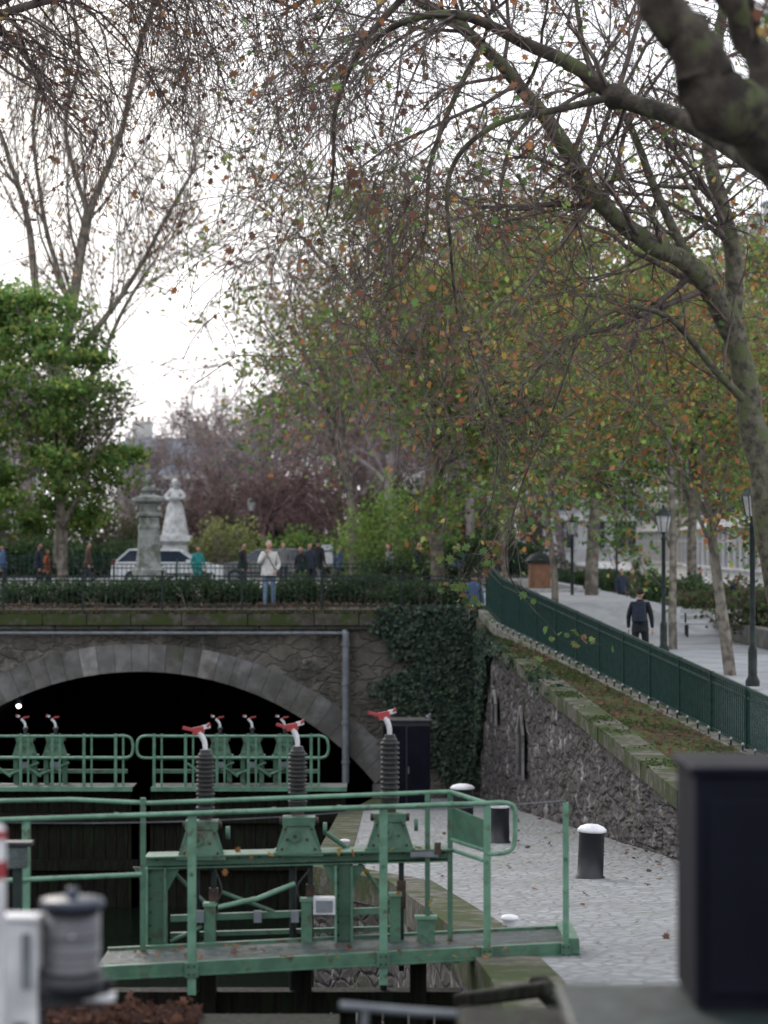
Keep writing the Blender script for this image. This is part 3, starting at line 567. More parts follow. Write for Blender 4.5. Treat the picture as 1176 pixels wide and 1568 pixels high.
mb.lathe((c[0],y,c[2]+H+.022),[(.02,0),(.02,.03),(.014,.034),(0,.036)],'bluecap',n=16)
mb.lathe((c[0],y,c[2]-.05),[(0,-.02),(.09,-.02),(.11,.0),(.11,.045),(.10,.052)],'black',n=30)
mb.ball((c[0]+.01,y-.094,c[2]+H*.6),.006,'white',n=8)
mb.pipe(catmull([(c[0]-.11,y,c[2]+.02),(c[0]-.10,y,c[2]-.04),(c[0]-.02,y,c[2]-.075),(c[0]+.1,y,c[2]-.06),(c[0]+.13,y,c[2]-.02)],5),.014,'black'); mb.box((c[0]+.09,y,c[2]-.075),(.1,.06,.02),'white'); mb.box((c[0]+.0,y-.0,c[2]-.09),(.22,.05,.03),'black')
mb.cyl((c[0]-.11,y,c[2]+.02),(c[0]-.11,y,c[2]-.6),.02,.02,'black')
mb.obj('steel_canister')
mb=MB(); a=Q(35,1490); mb.box((a[0],y+.02,a[2]+.0),(.115,.1,.36),'white'); mb.box((a[0]+.02,y-.04,a[2]+.05),(.03,.02,.18),'grey'); mb.box((a[0],y,a[2]+.19),(.13,.11,.015),'white'); mb.box((a[0],y,a[2]-.5),(.06,.06,.7),'grey'); mb.obj('junction_box',.005)
mb=MB(); a=Q(0,1568); zt_=Q(0,1255)[2]; r=.037
mb.cyl((a[0],y-.1,a[2]-.5),(a[0],y-.1,zt_-.18),r,r,'white'); mb.cyl((a[0],y-.1,zt_-.18),(a[0],y-.1,zt_-.12),r*1.01,r*1.01,'red'); mb.cyl((a[0],y-.1,zt_-.12),(a[0],y-.1,zt_-.05),r,r,'white'); mb.cyl((a[0],y-.1,zt_-.05),(a[0],y-.1,zt_-.02),r*1.01,r*1.01,'red'); mb.ball((a[0],y-.1,zt_-.02),(r,r,.02),'white'); mb.obj('marker_post')
mb=MB(); a=P(28,1300,16); mb.box((a[0],16,a[2]-.05),(.13,.1,.14),'galv'); mb.box((a[0],16,a[2]+.04),(.2,.14,.03),'black'); mb.box((a[0],16,a[2]-.6),(.06,.06,1.2),'iron'); mb.obj('signal_box',.005)
# ------------------------------------------------------------------ people
def skinbody(J,E,Rd):
    me=bpy.data.meshes.new('t'); keys=list(J); me.from_pydata([J[k] for k in keys],[(keys.index(a),keys.index(b)) for a,b in E],[]); o=bpy.data.objects.new('t',me); col.objects.link(o)
    o.modifiers.new('s','SKIN').use_smooth_shade=True
    for i,k in enumerate(keys):
        r=Rd[k]; me.skin_vertices[0].data[i].radius=r if isinstance(r,tuple) else (r,r); me.skin_vertices[0].data[i].use_root=(k=='pelvis')
    sb=o.modifiers.new('b','SUBSURF'); sb.levels=2; sb.render_levels=2
    dg=bpy.context.evaluated_depsgraph_get(); dg.update(); ev=o.evaluated_get(dg).to_mesh()
    vs=[tuple(v.co) for v in ev.vertices]; fs=[tuple(p.vertices) for p in ev.polygons]
    o.evaluated_get(dg).to_mesh_clear(); bpy.data.objects.remove(o); return vs,fs
def head(mb,c,skin,hair,s=1.0,yaw=0,long=False,plain=None,hat=None):
    Rm=rotz(yaw); st=len(mb.v)
    def f(p):
        q=p.copy()
        if p[2]<0: q[0]*=1-.32*(-p[2])**1.3; q[1]*=1-.12*(-p[2]); 
        if p[1]>0 and p[2]<0: q[1]*=1-.25*(-p[2])
        if p[1]<-.3 and p[2]<-.55: q[1]-=.12
        return q
    sk=plain or skin; hr=plain or hair
    mb.ball((0,0,0),(.076*s,.096*s,.12*s),sk,n=20,fn=f)
    mb.hexa([(-.016*s,-.088*s,-.03*s),(.016*s,-.088*s,-.03*s),(.012*s,-.08*s,-.03*s),(-.012*s,-.08*s,-.03*s)],[(-.006*s,-.095*s,.02*s),(.006*s,-.095*s,.02*s),(.006*s,-.08*s,.02*s),(-.006*s,-.08*s,.02*s)],sk)
    mb.ball((0,-.10*s,-.022*s),(.014*s,.016*s,.012*s),sk,n=8)
    for e in (-1,1):
        mb.ball((e*.03*s,-.086*s,.008*s),(.012*s,.008*s,.007*s),plain or 'white',n=8); mb.ball((e*.03*s,-.092*s,.008*s),(.006*s,.005*s,.006*s),plain or 'hairdark',n=6)
        mb.ball((e*.03*s,-.088*s,.026*s),(.017*s,.008*s,.004*s),hr,n=8); mb.ball((e*.077*s,.0,-.005*s),(.012*s,.02*s,.032*s),sk,n=8)
    mb.ball((0,-.088*s,-.055*s),(.022*s,.008*s,.006*s),plain or 'red',n=8)
    def g(p):
        q=p.copy(); 
        if p[1]<0 and p[2]<.45: q=q*.80
        if p[2]<-.25 and not long: q=q*.80
        return q
    mb.ball((0,.012*s,.016*s),(.084*s,.102*s,.122*s),hr,n=20,fn=g)
    if long: mb.ball((0,.05*s,-.08*s),(.085*s,.06*s,.15*s),hr,n=14)
    if hat: mb.ball((0,.005*s,.045*s),(.09*s,.108*s,.095*s),hat,n=16)
    mb.xform(Rm,c,st)
def hand(mb,w,d,n,side,m='skin',s=1.0,curl=.5):
    d=nrm(d); n=nrm(V3(n)-d*np.dot(n,d)); x=np.cross(d,n)*side; w=V3(w); R_=np.stack([x,n,d],1)
    mb.ball(w+d*.045*s,(.04*s,.016*s,.052*s),m,n=12,R=R_)
    for i,(o,L) in enumerate(((-.03,.065),(-.01,.078),(.01,.072),(.029,.056))):
        p=w+d*.085*s+x*o*s; pts=[p-d*.02*s,p]; dd=d
        for k,fl in enumerate((.42,.32,.26)):
            a=curl*(.6+.5*k); dd=nrm(d*math.cos(a)+n*math.sin(a)); pts.append(pts[-1]+dd*L*fl*s)
        mb.pipe(pts,.0095*s,m,n=6,r1=.0065*s)
    p=w+d*.02*s-x*.032*s; q=nrm(d*.8-x*.6+n*.3); mb.pipe([p-q*.01*s,p+q*.03*s,p+q*.05*s+d*.01*s,p+q*.055*s+d*.035*s],.011*s,m,n=6,r1=.008*s)
def person(name,loc,rz,H=1.75,top='cblack',legs='jeans',hair='hairdark',stride=0.,armR=None,armL=None,bulk=1.0,yaw=0,long=False,hat=None,strap=False,bag=None,shoe='shoe',coat=False):
    J={'pelvis':(0,0,.95),'sp':(0,.0,1.13),'ch':(0,0,1.32),'nb':(0,.01,1.47),'nt':(0,-.005,1.56)}
    b=bulk; Rd={'pelvis':(.155*b,.12*b),'sp':(.15*b,.115*b),'ch':(.175*b,.13*b),'nb':(.085,.075),'nt':(.055,.055)}
    E=[('pelvis','sp'),('sp','ch'),('ch','nb'),('nb','nt')]
    for sd,n,arm,st in ((-1,'R',armR,stride),(1,'L',armL,-stride)):
        arm=arm or ((sd*.25,.02,1.14),(sd*.26,-.06,.90))
        J['sh'+n]=(sd*.175,.01,1.42);J['el'+n]=arm[0];J['wr'+n]=arm[1]
        J['hp'+n]=(sd*.095,0,.88);J['kn'+n]=(sd*.11,-.03-st*.5,.50);J['an'+n]=(sd*.12,-st+.02,.09);J['to'+n]=(sd*.14,-st-.16,.045)
        Rd['sh'+n]=.075*b;Rd['el'+n]=.056*b;Rd['wr'+n]=.038*b;Rd['hp'+n]=.10;Rd['kn'+n]=.07;Rd['an'+n]=.05;Rd['to'+n]=.04
        E+=[('ch','sh'+n),('sh'+n,'el'+n),('el'+n,'wr'+n),('pelvis','hp'+n),('hp'+n,'kn'+n),('kn'+n,'an'+n),('an'+n,'to'+n)]
    vs,fs=skinbody(J,E,Rd); A=np.array(vs); mb=MB()
    segs=[(V3(J[a]),V3(J[c]),a,c) for a,c in E]
    cent=np.array([A[list(f)].mean(0) for f in fs]); best=np.full(len(fs),9.); which=np.zeros(len(fs),int)
    for i,(a,c,_,_) in enumerate(segs):
        t=np.clip(((cent-a)@(c-a))/((c-a)@(c-a)),0,1); dd=np.linalg.norm(cent-(a+t[:,None]*(c-a)),axis=1); k=dd<best; best[k]=dd[k]; which[k]=i
    groups={}
    for i,f in enumerate(fs):
        a,c=segs[which[i]][2:]; z=cent[i][2]
        if c.startswith('to'): m=shoe
        elif c=='nt' and z>1.5: m='skin'
        elif a[:2] in('hp','kn') or (a=='pelvis' and c[:2]=='hp') : m=legs if z<(.62 if coat else .90) else top
        elif z<.88 and a[:2] not in('sh','el'): m=legs
        else: m=top
        if z<.07: m=shoe
        groups.setdefault(m,[]).append(f)
    for m,g in groups.items(): mb.add(vs,g,m,True)
    mb.lathe((0,.0,0),[(.185*b,.83 if not coat else .62),(.19*b,.86),(.175*b,1.0),(.165*b,1.1)],top,n=20)
    mb.lathe((0,.005,0),[(.09,1.46),(.075,1.5),(.072,1.53),(.06,1.53)],top,n=16)
    for n,sd in (('R',-1),('L',1)):
        w=V3(J['wr'+n]); d=nrm(w-V3(J['el'+n])); hand(mb,w+d*.015,d,(-sd*.8,-.3,0) if d[2]<0 else (0,.9,.2),sd)
    head(mb,(0,-.015,1.655),'skin',hair,yaw=yaw,long=long,hat=hat)
    if strap: mb.pipe(catmull([(-.12,-.03,1.49),(-.05,-.14,1.38),(.05,-.17,1.2),(.14,-.15,1.04),(.19,-.03,.98)],4),.014,'cbrown',n=6); mb.box((.21,-.02,.93),(.08,.2,.2),'cbrown')
    if bag: mb.box((0,.19,1.27),(.3,.16,.42),bag,top=.85)
    k=H/1.77; mb.xform(rotz(rz)*k,loc); return mb.obj(name)
mx=P(412,0,64)[0]
person('man_in_white_jacket',(mx,64,0),0.12,1.78,'cwhite','jeans','hairgrey',stride=.06,armR=((-.27,-.06,1.17),(-.10,-.20,1.43)),armL=((.27,.03,1.15),(.20,-.12,1.0)),bulk=1.16,yaw=.15,strap=True)
def g0(u,y): return (P(u,0,y)[0],y,0.)
person('woman_in_teal_coat',g0(303,86),.4,1.6,'teal','cblack','hairdark',stride=.15,long=True,coat=True)
for u,y,rz_,H_,tp,lg,hr,st,lo in ((372,84,1.2,1.72,'cblack','cnavy','hairdark',.2,0),(434,92,.2,1.75,'cgrey','cnavy','hairbrown',.1,0),(461,83,-.5,1.6,'cblack','cblack','hairbrown',.1,1),(474,85,.6,1.72,'cnavy','cblack','hairdark',.1,0),(487,88,2.6,1.85,'cblack','cnavy','hairdark',.15,0),(521,92,0,1.6,'cblue','cblack','hairdark',.1,0),(60,83,1.4,1.72,'cnavy','cblack','hairdark',.22,0),(72,84,1.4,1.5,'corange','cblack','hairbrown',.2,1),(4,86,-1.3,1.7,'cblue','cblack','hairdark',.2,0),(135,92,1.5,1.74,'cbrown','cnavy','hairdark',.22,0),(596,80,-1.2,1.7,'cgrey','cblack','hairbrown',.2,1),(640,86,1.1,1.76,'cnavy','cblack','hairdark',.15,0),(702,80,-.8,1.72,'cblue','cnavy','hairdark',.18,0),(716,82,.4,1.66,'cblack','cblack','hairbrown',.12,1)):
    person('pedestrian',g0(u,y),rz_,H_,tp,lg,hr,stride=st,long=bool(lo))
person('man_in_black_coat',(P(752,0,68)[0],68,0),.3,1.80,'cblack','cnavy','hairdark',stride=.1,bag='cnavy')
person('pedestrian',(P(725,0,63.5)[0],63.4,-.75),2.8,1.7,'cblue','cblack','hairdark',stride=.12)
person('man_walking',(P(980,0,52)[0],52,-1.0),2.9,1.76,'cblack','cblack','hairdark',stride=.25,bag='cnavy')
for u,y,rz_,tp in ((952,92,.3,'cnavy'),(1072,100,1.3,'cbrown'),(968,93,.2,'cbrown'),(905,84,2.8,'cblack'),(1128,74,.4,'cnavy')): person('pedestrian',(P(u,0,y)[0],y,-1.0),rz_,1.72,tp,'cblack','hairdark',stride=.15)
# ------------------------------------------------------------------ monument & statue
mb=MB(); x,_,_=P(228,0,66); c=(x,66,0)
mb.sqlathe(c,[(.66,0),(.66,.45),(.56,.5),(.56,.72),(.42,.80),(.42,.98),(.33,1.06),(.30,1.2),(.265,2.1),(.28,2.12),(.28,2.18),(.25,2.22),(.25,2.42),(.31,2.46),(.31,2.52),(.24,2.58),(.22,2.70),(.25,2.78),(.36,2.84),(.39,2.88),(.39,2.96),(.27,3.0),(.18,3.04)],'statuegrey',rz=.2)
mb.box((x-.02,65.72,1.65),(.36,.02,.6),'statuegrey',rz=.2)
for s_ in (-1,1): mb.ball((x+s_*.30,65.78,2.66),(.06,.09,.08),'statuegrey',n=10)
mb.lathe((x,66,3.0),[(.14,0),(.11,.05),(.09,.09),(.12,.12)],'bronze')
mb.ball((x,66,3.17),(.21,.12,.10),'bronze',n=16); mb.cyl((x,66,3.18),(x,65.99,3.36),.06,.055,'bronze'); head(mb,(x,65.98,3.43),None,None,s=1.15,yaw=.2,plain='bronze')
mb.obj('bust_monument',.01)
mb=MB(); c=P(268,0,110); x=c[0]; 
mb.sqlathe((x,110,0),[(.8,0),(.8,.3),(.6,.4),(.55,1.6),(.65,1.7),(.75,1.8),(.72,2.05)],'statuewhite')
k=1.45; z0=2.05
vs=[];fs=[];n=28;prof=[(.40,0),(.39,.1),(.33,.5),(.27,.8),(.22,.98),(.15,1.08)]
for r_,z in prof:
    for j in range(n): a=2*math.pi*j/n; rr_=r_*(1+.09*math.sin(7*a+z)*(1-z)); vs.append((x+rr_*k*math.cos(a),110+rr_*k*math.sin(a),z0+z*k))
mb.add(vs,[(i*n+j,i*n+(j+1)%n,(i+1)*n+(j+1)%n,(i+1)*n+j) for i in range(len(prof)-1) for j in range(n)],'statuewhite',True)
J={'pelvis':(0,0,1.0),'ch':(0,0,1.28),'nb':(0,0,1.44),'nt':(0,0,1.54),'a1':(-.16,0,1.40),'b1':(-.30,-.06,1.18),'c1':(-.12,-.2,1.10),'a2':(.16,0,1.40),'b2':(.32,-.06,1.2),'c2':(.14,-.2,1.14)}
vs,fs=skinbody(J,[('pelvis','ch'),('ch','nb'),('nb','nt'),('ch','a1'),('a1','b1'),('b1','c1'),('ch','a2'),('a2','b2'),('b2','c2')],{'pelvis':.17,'ch':.18,'nb':.09,'nt':.06,'a1':.08,'b1':.07,'c1':.05,'a2':.08,'b2':.07,'c2':.05})
mb.add([(x+a*k,110+b*k,z0+c_*k) for a,b,c_ in vs],fs,'statuewhite',True)
head(mb,(x,110,z0+1.63*k),None,None,s=k*1.15,plain='statuewhite',hat='statuewhite'); mb.lathe((x,110-.3,z0+1.05*k),[(.1,0),(.25,.1),(.3,.22),(.25,.24),(.0,.26)],'statuewhite')
mb.obj('grisette_statue')
# ------------------------------------------------------------------ car
def car(name,x,y,z,L,m,flip=1,rz=0):
    mb=MB(); W=.88
    prof=[(-.5,.30),(-.505,.62),(-.495,.78),(-.44,.90),(-.33,.955),(-.25,.98),(.33,1.0),(.46,.98),(.495,.86),(.505,.55),(.5,.30)]
    vs=[]; 
    for w,ins in ((-W,0),(-W*.97,0),(W*.97,0),(W,0)):
        k=.985 if abs(w)==W else 1
        vs+=[(a*L*k,w,(b-.3)*(.98 if abs(w)==W else 1)+.28) for a,b in prof]
    n=len(prof); fs=[(i*n+j,i*n+j+1,(i+1)*n+j+1,(i+1)*n+j) for i in range(3) for j in range(n-1)]+[tuple(range(n))[::-1],tuple(range(3*n,4*n))]+[(i*n,(i+1)*n,(i+1)*n+n-1,i*n+n-1) for i in range(3)]
    mb.add(vs,fs,m)
    cab=[(-.27,.97),(-.13,1.40),(-.05,1.47),(.18,1.49),(.34,1.44),(.455,1.0)]
    vs=[]
    for sgn in (-1,1): vs+=[(a*L,sgn*(.80 if b>1.2 else .85),b-.012) for a,b in cab]
    k=len(cab); mb.add(vs,[(j,j+1,k+j+1,k+j) for j in range(k-1)]+[tuple(range(k)),tuple(range(k,2*k))[::-1]],'carglass')
    mb.hexa([(-.13*L,-.70,1.39),(.35*L,-.70,1.43),(.35*L,.70,1.43),(-.13*L,.70,1.39)],[(-.05*L,-.62,1.475),(.19*L,-.62,1.50),(.19*L,.62,1.50),(-.05*L,.62,1.475)],m)
    for s_ in (-1,1):
        for a,b in (((-.27,.98),(-.12,1.42)),((.08,.99),(.085,1.46)),((.455,1.0),(.34,1.44)),((.27,1.0),(.26,1.44))): mb.beam((a[0]*L,s_*.855,a[1]),(b[0]*L,s_*.80,b[1]),.03,.06,m)
        mb.beam((-.12*L,s_*.80,1.42),(.34*L,s_*.80,1.45),.05,.06,m)
        for wx in (-.32,.31):
            mb.cyl((wx*L,s_*.90,.32),(wx*L,s_*.70,.32),.32,.32,'tyre',n=24); mb.cyl((wx*L,s_*.91,.32),(wx*L,s_*.89,.32),.2,.2,'grey',n=16)
        mb.box((-.20*L,s_*.98,1.0),(.16,.16,.12),m); mb.box((.485*L,s_*.76,.86),(.1,.2,.24),'lampred'); mb.box((-.475*L,s_*.70,.76),(.14,.28,.12),'kerb')
        mb.box((.02*L,s_*.885,.5),(.5*L,.02,.08),'black'); mb.box((.03*L,s_*.885,.86),(.14,.02,.03),'black')
    mb.xform(rotz(rz)@np.diag([flip,1,1]),(x,y,z)); mb.obj(name,.02)
c=P(258,0,95); car('parked_car',c[0],95,0,4.3,'carwhite',flip=-1)
c=P(412,0,99); car('parked_car',c[0],99,0,4.2,'cgrey',flip=1)
# ------------------------------------------------------------------ street furniture
def lampost(u,y,z,h):
    mb=MB(); x=P(u,0,y)[0]; mb.lathe((x,y,z),[(.14,0),(.14,.1),(.09,.2),(.09,.7),(.055,.8),(.05,h-.6),(.07,h-.58),(.04,h-.5),(.04,h-.42),(.12,h-.4)],'iron',n=12)
    mb.lathe((x,y,z+h-.4),[(.12,0),(.19,.38),(.20,.4)],'kerb',n=6,smooth=False); mb.lathe((x,y,z+h),[(.23,0),(.12,.13),(.04,.18),(.03,.26),(0,.28)],'iron',n=6,smooth=False)
    for k in range(6): a=k*math.pi/3; mb.cyl((x+.12*math.cos(a),y+.12*math.sin(a),z+h-.4),(x+.2*math.cos(a),y+.2*math.sin(a),z+h),.012,.012,'iron',n=5)
    mb.obj('street_lamp')
lampost(1152,47,-1.05,3.7); lampost(876,80,-1,3.4); lampost(385,112,0,3.6); lampost(944,96,-1,4.0); lampost(1016,60,-1,3.4)
mb=MB(); x,y,z=P(1092,0,68)[0],68,-1.0
for k in range(3): mb.box((x,y-.18+k*.16,z+.45),(1.8,.12,.04),'kerb')
for k in range(2): mb.box((x,y+.28,z+.62+k*.18),(1.8,.04,.12),'kerb')
for s_ in (-.75,.75): mb.box((x+s_,y-.16,z+.22),(.06,.06,.43),'iron'); mb.beam((x+s_,y+.24,z),(x+s_,y+.3,z+.9),.05,.05,'iron'); mb.box((x+s_,y+.02,z+.41),(.05,.5,.04),'iron')
mb.obj('park_bench',.005)
mb=MB(); x=P(826,0,92)[0]; mb.box((x,92,.0),(.8,.8,1.9),'wdbrown'); mb.box((x,92,1.0),(1.0,1.0,.1),'iron'); mb.lathe((x,92,1.05),[(.55,0),(.35,.2),(.1,.3),(0,.35)],'iron',n=8); mb.box((x,91.58,.1),(.6,.02,1.0),'wdbrown'); mb.box((x,92,-.9),(.9,.9,.25),'iron'); mb.obj('newspaper_kiosk',.02)
mb=MB(); c=P(501,850,90); mb.box((c[0],90,c[2]),(.4,.04,.75),'white'); mb.box((c[0],90,c[2]),(.46,.03,.82),'grey')
for s_ in (-.18,.18): mb.box((c[0]+s_,90.02,.4),(.04,.04,.9),'grey')
mb.box((c[0],89.975,c[2]+.15),(.3,.005,.06),'cblue'); mb.obj('information_sign')
mb=MB(); mb.beam((P(1000,0,84)[0],84,-.75),(P(1200,0,58)[0]+.5,58,-.75),.4,.5,'ashlar3'); mb.obj('planter_wall',.03)
# ------------------------------------------------------------------ buildings
def building(name,org,rz,W,D,fl,m,fh=3.1,nw=None,roof=True):
    mb=MB(); H=fl*fh+.8; nw=nw or int(W/2.4); mb.box((W/2,D/2,H/2),(W,D,H),m)
    for f in range(fl):
        z=.9+f*fh+(.3 if f==0 else .5)
        for i in range(nw):
            x=(i+.5)*W/nw; h=2.2 if f else 2.6; w=1.15 if f else 1.6
            mb.box((x,-.02,z+h/2),(w,.08,h),'glass'); mb.box((x,-.075,z+h/2),(.07,.04,h),'white'); mb.box((x,-.075,z+h*.62),(w,.04,.06),'white')
            for s_ in (-1,1): mb.box((x+s_*(w/2+.07),-.06,z+h/2),(.14,.14,h+.2),m)
            mb.box((x,-.08,z+h+.12),(w+.5,.22,.18),m); mb.box((x,-.1,z-.07),(w+.4,.26,.12),m)
            if f:
                for s_ in (-1,1): mb.box((x+s_*(w/2+.42),-.05,z+h/2),(.5,.05,h),'kerb')
                mb.box((x,-.24,z+.9),(w+.3,.03,.04),'iron')
                for q in range(8): mb.box((x-(w+.2)/2+q*(w+.2)/7,-.24,z+.45),(.02,.02,.9),'iron')
        mb.box((W/2,-.14,.62+(f+1)*fh+.0),(W+.2,.3,.22),m)
    if roof:
        mb.hexa([(0,0,H),(W,0,H),(W,D,H),(0,D,H)],[(.5,1.3,H+3),(W-.5,1.3,H+3),(W-.5,D-1.3,H+3),(.5,D-1.3,H+3)],'slate')
        for i in range(nw//2):
            x=(i+.5)*W/(nw//2); mb.box((x,.8,H+1.2),(1.3,1.2,1.9),m); mb.box((x,.19,H+1.2),(.9,.05,1.4),'glass'); mb.box((x,.75,H+2.2),(1.5,1.4,.15),'slate')
        for x in (1.5,W*.5,W-1.5):
            mb.box((x,D/2,H+3.6),(1.6,.8,1.8),'facade')
            for q in (-.5,0,.5): mb.cyl((x+q,D/2,H+4.5),(x+q,D/2,H+4.9),.12,.1,'wdbrown',n=8)
    mb.xform(rotz(rz),org); mb.obj(name)
building('haussmann_building',(21,168,-1),-math.pi/2,36,12,6,'facade2')
building('haussmann_building',(22,208,-1),-math.pi/2,38,12,6,'facade')
building('haussmann_building',(23,290,-1),-math.pi/2,80,12,6,'facade2')
building('haussmann_building',(12,215,0),0,11,10,4,'facade2')
building('slate_roof_building',(-21,190,0),0,12,10,2,'facade')
building('haussmann_building',(-2,300,0),0,26,10,5,'facade')
building('haussmann_building',(-70,250,0),.1,34,12,5,'facade')
# ------------------------------------------------------------------ vegetation
def bush(name,c,r,n,pal,size,seed,w=None,m='leaf',bark='barkmid'):
    rng=np.random.default_rng(seed); d=norm(rng.normal(0,1,(n,3))); rad=rng.uniform(.3,1,(n,1))**.5*(1+.22*np.sin(d[:,0:1]*7+seed)+.18*np.cos(d[:,2:3]*8+d[:,1:2]*6))
    pos=np.array(c)+d*rad*np.array(r)+rng.normal(0,.06,(n,3)); pos=pos[pos[:,2]>c[2]-r[2]*.95]
    segs=[]; k=40; p=np.tile(np.array([c[0],c[1],c[2]-r[2]]),(k,1))+rng.normal(0,.1+.15*r[0],(k,3))*np.array([1,1,.1]); dd=norm(rng.normal(0,.6,(k,3))+np.array([0,0,1])); grow(rng,p,dd,np.full(k,.025),np.full(k,r[2]*1.2),[dict(k=3,w=.15,c=4,a=(.3,.8),rr=.6,lr=.5),dict(k=2,w=.2)],segs,.008)
    o=tubes(name,segs,M[bark],3)
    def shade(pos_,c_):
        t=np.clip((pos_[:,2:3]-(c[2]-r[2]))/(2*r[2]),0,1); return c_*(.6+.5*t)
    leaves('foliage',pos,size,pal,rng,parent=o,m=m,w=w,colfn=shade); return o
DK=[(.055,.09,.048),(.075,.12,.055),(.04,.065,.038)]
MIX=[(.08,.12,.055),(.12,.17,.07),(.14,.12,.08),(.11,.09,.075)]
PUR=[(.18,.13,.13),(.135,.098,.10),(.23,.175,.165),(.12,.12,.085)]
i=0
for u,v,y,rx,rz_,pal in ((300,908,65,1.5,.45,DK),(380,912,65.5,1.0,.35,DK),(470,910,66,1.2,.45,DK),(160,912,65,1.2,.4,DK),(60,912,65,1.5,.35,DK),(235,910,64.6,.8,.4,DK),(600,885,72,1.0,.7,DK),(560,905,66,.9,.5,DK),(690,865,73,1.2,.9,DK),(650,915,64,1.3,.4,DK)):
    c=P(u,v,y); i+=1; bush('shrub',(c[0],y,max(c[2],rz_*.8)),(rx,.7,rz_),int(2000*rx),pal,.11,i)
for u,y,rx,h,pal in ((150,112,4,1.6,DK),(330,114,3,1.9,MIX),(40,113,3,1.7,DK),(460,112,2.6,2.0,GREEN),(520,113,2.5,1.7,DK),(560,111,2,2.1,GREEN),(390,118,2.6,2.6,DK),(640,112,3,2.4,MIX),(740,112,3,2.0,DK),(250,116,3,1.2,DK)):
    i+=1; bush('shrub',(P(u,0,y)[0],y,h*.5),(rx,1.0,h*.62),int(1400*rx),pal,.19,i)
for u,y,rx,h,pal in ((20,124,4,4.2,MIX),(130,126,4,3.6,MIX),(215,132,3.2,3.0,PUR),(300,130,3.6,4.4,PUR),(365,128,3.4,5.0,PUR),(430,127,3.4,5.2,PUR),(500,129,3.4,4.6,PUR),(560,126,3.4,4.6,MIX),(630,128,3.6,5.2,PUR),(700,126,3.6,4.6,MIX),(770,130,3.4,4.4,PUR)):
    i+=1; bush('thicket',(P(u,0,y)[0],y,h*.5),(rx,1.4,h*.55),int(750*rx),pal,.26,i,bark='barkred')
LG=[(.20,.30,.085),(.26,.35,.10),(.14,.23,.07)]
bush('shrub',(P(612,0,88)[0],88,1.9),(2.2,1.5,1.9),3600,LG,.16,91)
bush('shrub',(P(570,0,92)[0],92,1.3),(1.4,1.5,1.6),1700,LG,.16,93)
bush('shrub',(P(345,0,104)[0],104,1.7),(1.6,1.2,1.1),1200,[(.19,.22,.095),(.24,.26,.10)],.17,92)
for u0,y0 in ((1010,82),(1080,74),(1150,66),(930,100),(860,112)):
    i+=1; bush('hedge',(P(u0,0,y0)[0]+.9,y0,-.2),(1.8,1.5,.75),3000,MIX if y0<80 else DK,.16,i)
# ivy
rng=np.random.default_rng(5); n=15000; u=rng.uniform(548,745,n); v=rng.uniform(928,1200,n)
lim=592+40*np.sin(v*.021+1)+22*np.sin(v*.07)+np.where(v>1010,42,0)+np.where(v<985,-60*(985-v)/57,0); k=(u>lim+rng.normal(0,9,n)); u,v=u[k],v[k]
pos=np.stack([(u-588)/F*61.8,61.8-rng.uniform(0,.22,len(u)),CH-(v-830)/F*61.8],1)
n2=5200; y2=62-np.abs(rng.normal(0,2.3,n2)); z2_=rng.uniform(0,1,n2)**1.3; pos2=np.stack([np.array([xw(t) for t in y2])-rng.uniform(.04,.2,n2),y2,np.array([zc(t) for t in y2])+.08-z2_*(3.9-(62-y2)*1.0).clip(.35)],1)
n3=1400; y3=rng.uniform(46,61.8,n3); pos3=np.stack([np.array([xw(t) for t in y3])+rng.uniform(-.2,.3,n3),y3,np.array([zc(t) for t in y3])+.07-np.abs(rng.normal(0,.12,n3))],1); pos3=pos3[np.sin(y3*1.7)+np.sin(y3*.8+1)>.1]
pos=np.concatenate([pos,pos2,pos3]); nr=np.concatenate([np.tile([0,-1,.35],(len(u),1)),np.tile([-1,-.3,.35],(n2,1)),np.tile([-.6,-.5,.6],(len(pos3),1))])
root=tubes('ivy',[(np.array([[1.6+.2*q,61.9,-4.8] for q in range(4)]),np.array([[1.0+.4*q,61.9,-.3] for q in range(4)]),np.full(4,.03),np.full(4,.015))],M['barkdark'])
leaves('ivy_foliage',pos,.13,[(.034,.052,.042),(.047,.072,.046),(.024,.038,.032),(.07,.085,.066)],rng,normal=nr,nspread=.45,parent=root,m='leafdark')
n=9000; y=rng.uniform(32,61,n); t=rng.uniform(0.1,.95,n); X=np.array([xw(a)+(xf(a)-xw(a))*b for a,b in zip(y,t)]); Z=np.array([hright(a,b) for a,b in zip(X,y)])+.02
pat=np.sin(y*.9+X*2)+np.sin(y*2.3-X)+rng.normal(0,.8,n)+(y-47)*.10; gm=pat>.5; pos=np.stack([X,y,Z],1)
leaves('moss',pos[gm],.08,[(.075,.115,.04),(.055,.08,.035),(.09,.12,.048),(.09,.08,.05)],rng,normal=np.tile([0,-.4,.8],(gm.sum(),1)),nspread=.5)
q=pos[~gm][:1500]; leaves('fallen_leaves',q+np.array([0,0,.01]),.09,BRN+[(.18,.13,.09),(.12,.10,.075)],rng,normal=np.tile([0,0,1],(len(q),1)),nspread=.35)
n=5000; y=rng.uniform(34,61.5,n); X=np.array([xw(a) for a in y])+rng.uniform(-.16,.3,n); pos=np.stack([X,y,np.array([zc(a) for a in y])+.055],1); k=np.sin(y*1.3)+np.sin(y*3.1+1)+rng.normal(0,.6,n)+(y-50)*.05>.5
leaves('moss',pos[k],.06,[(.065,.10,.034),(.05,.075,.03)],rng,normal=np.tile([0,-.4,.7],(k.sum(),1)),nspread=.5)
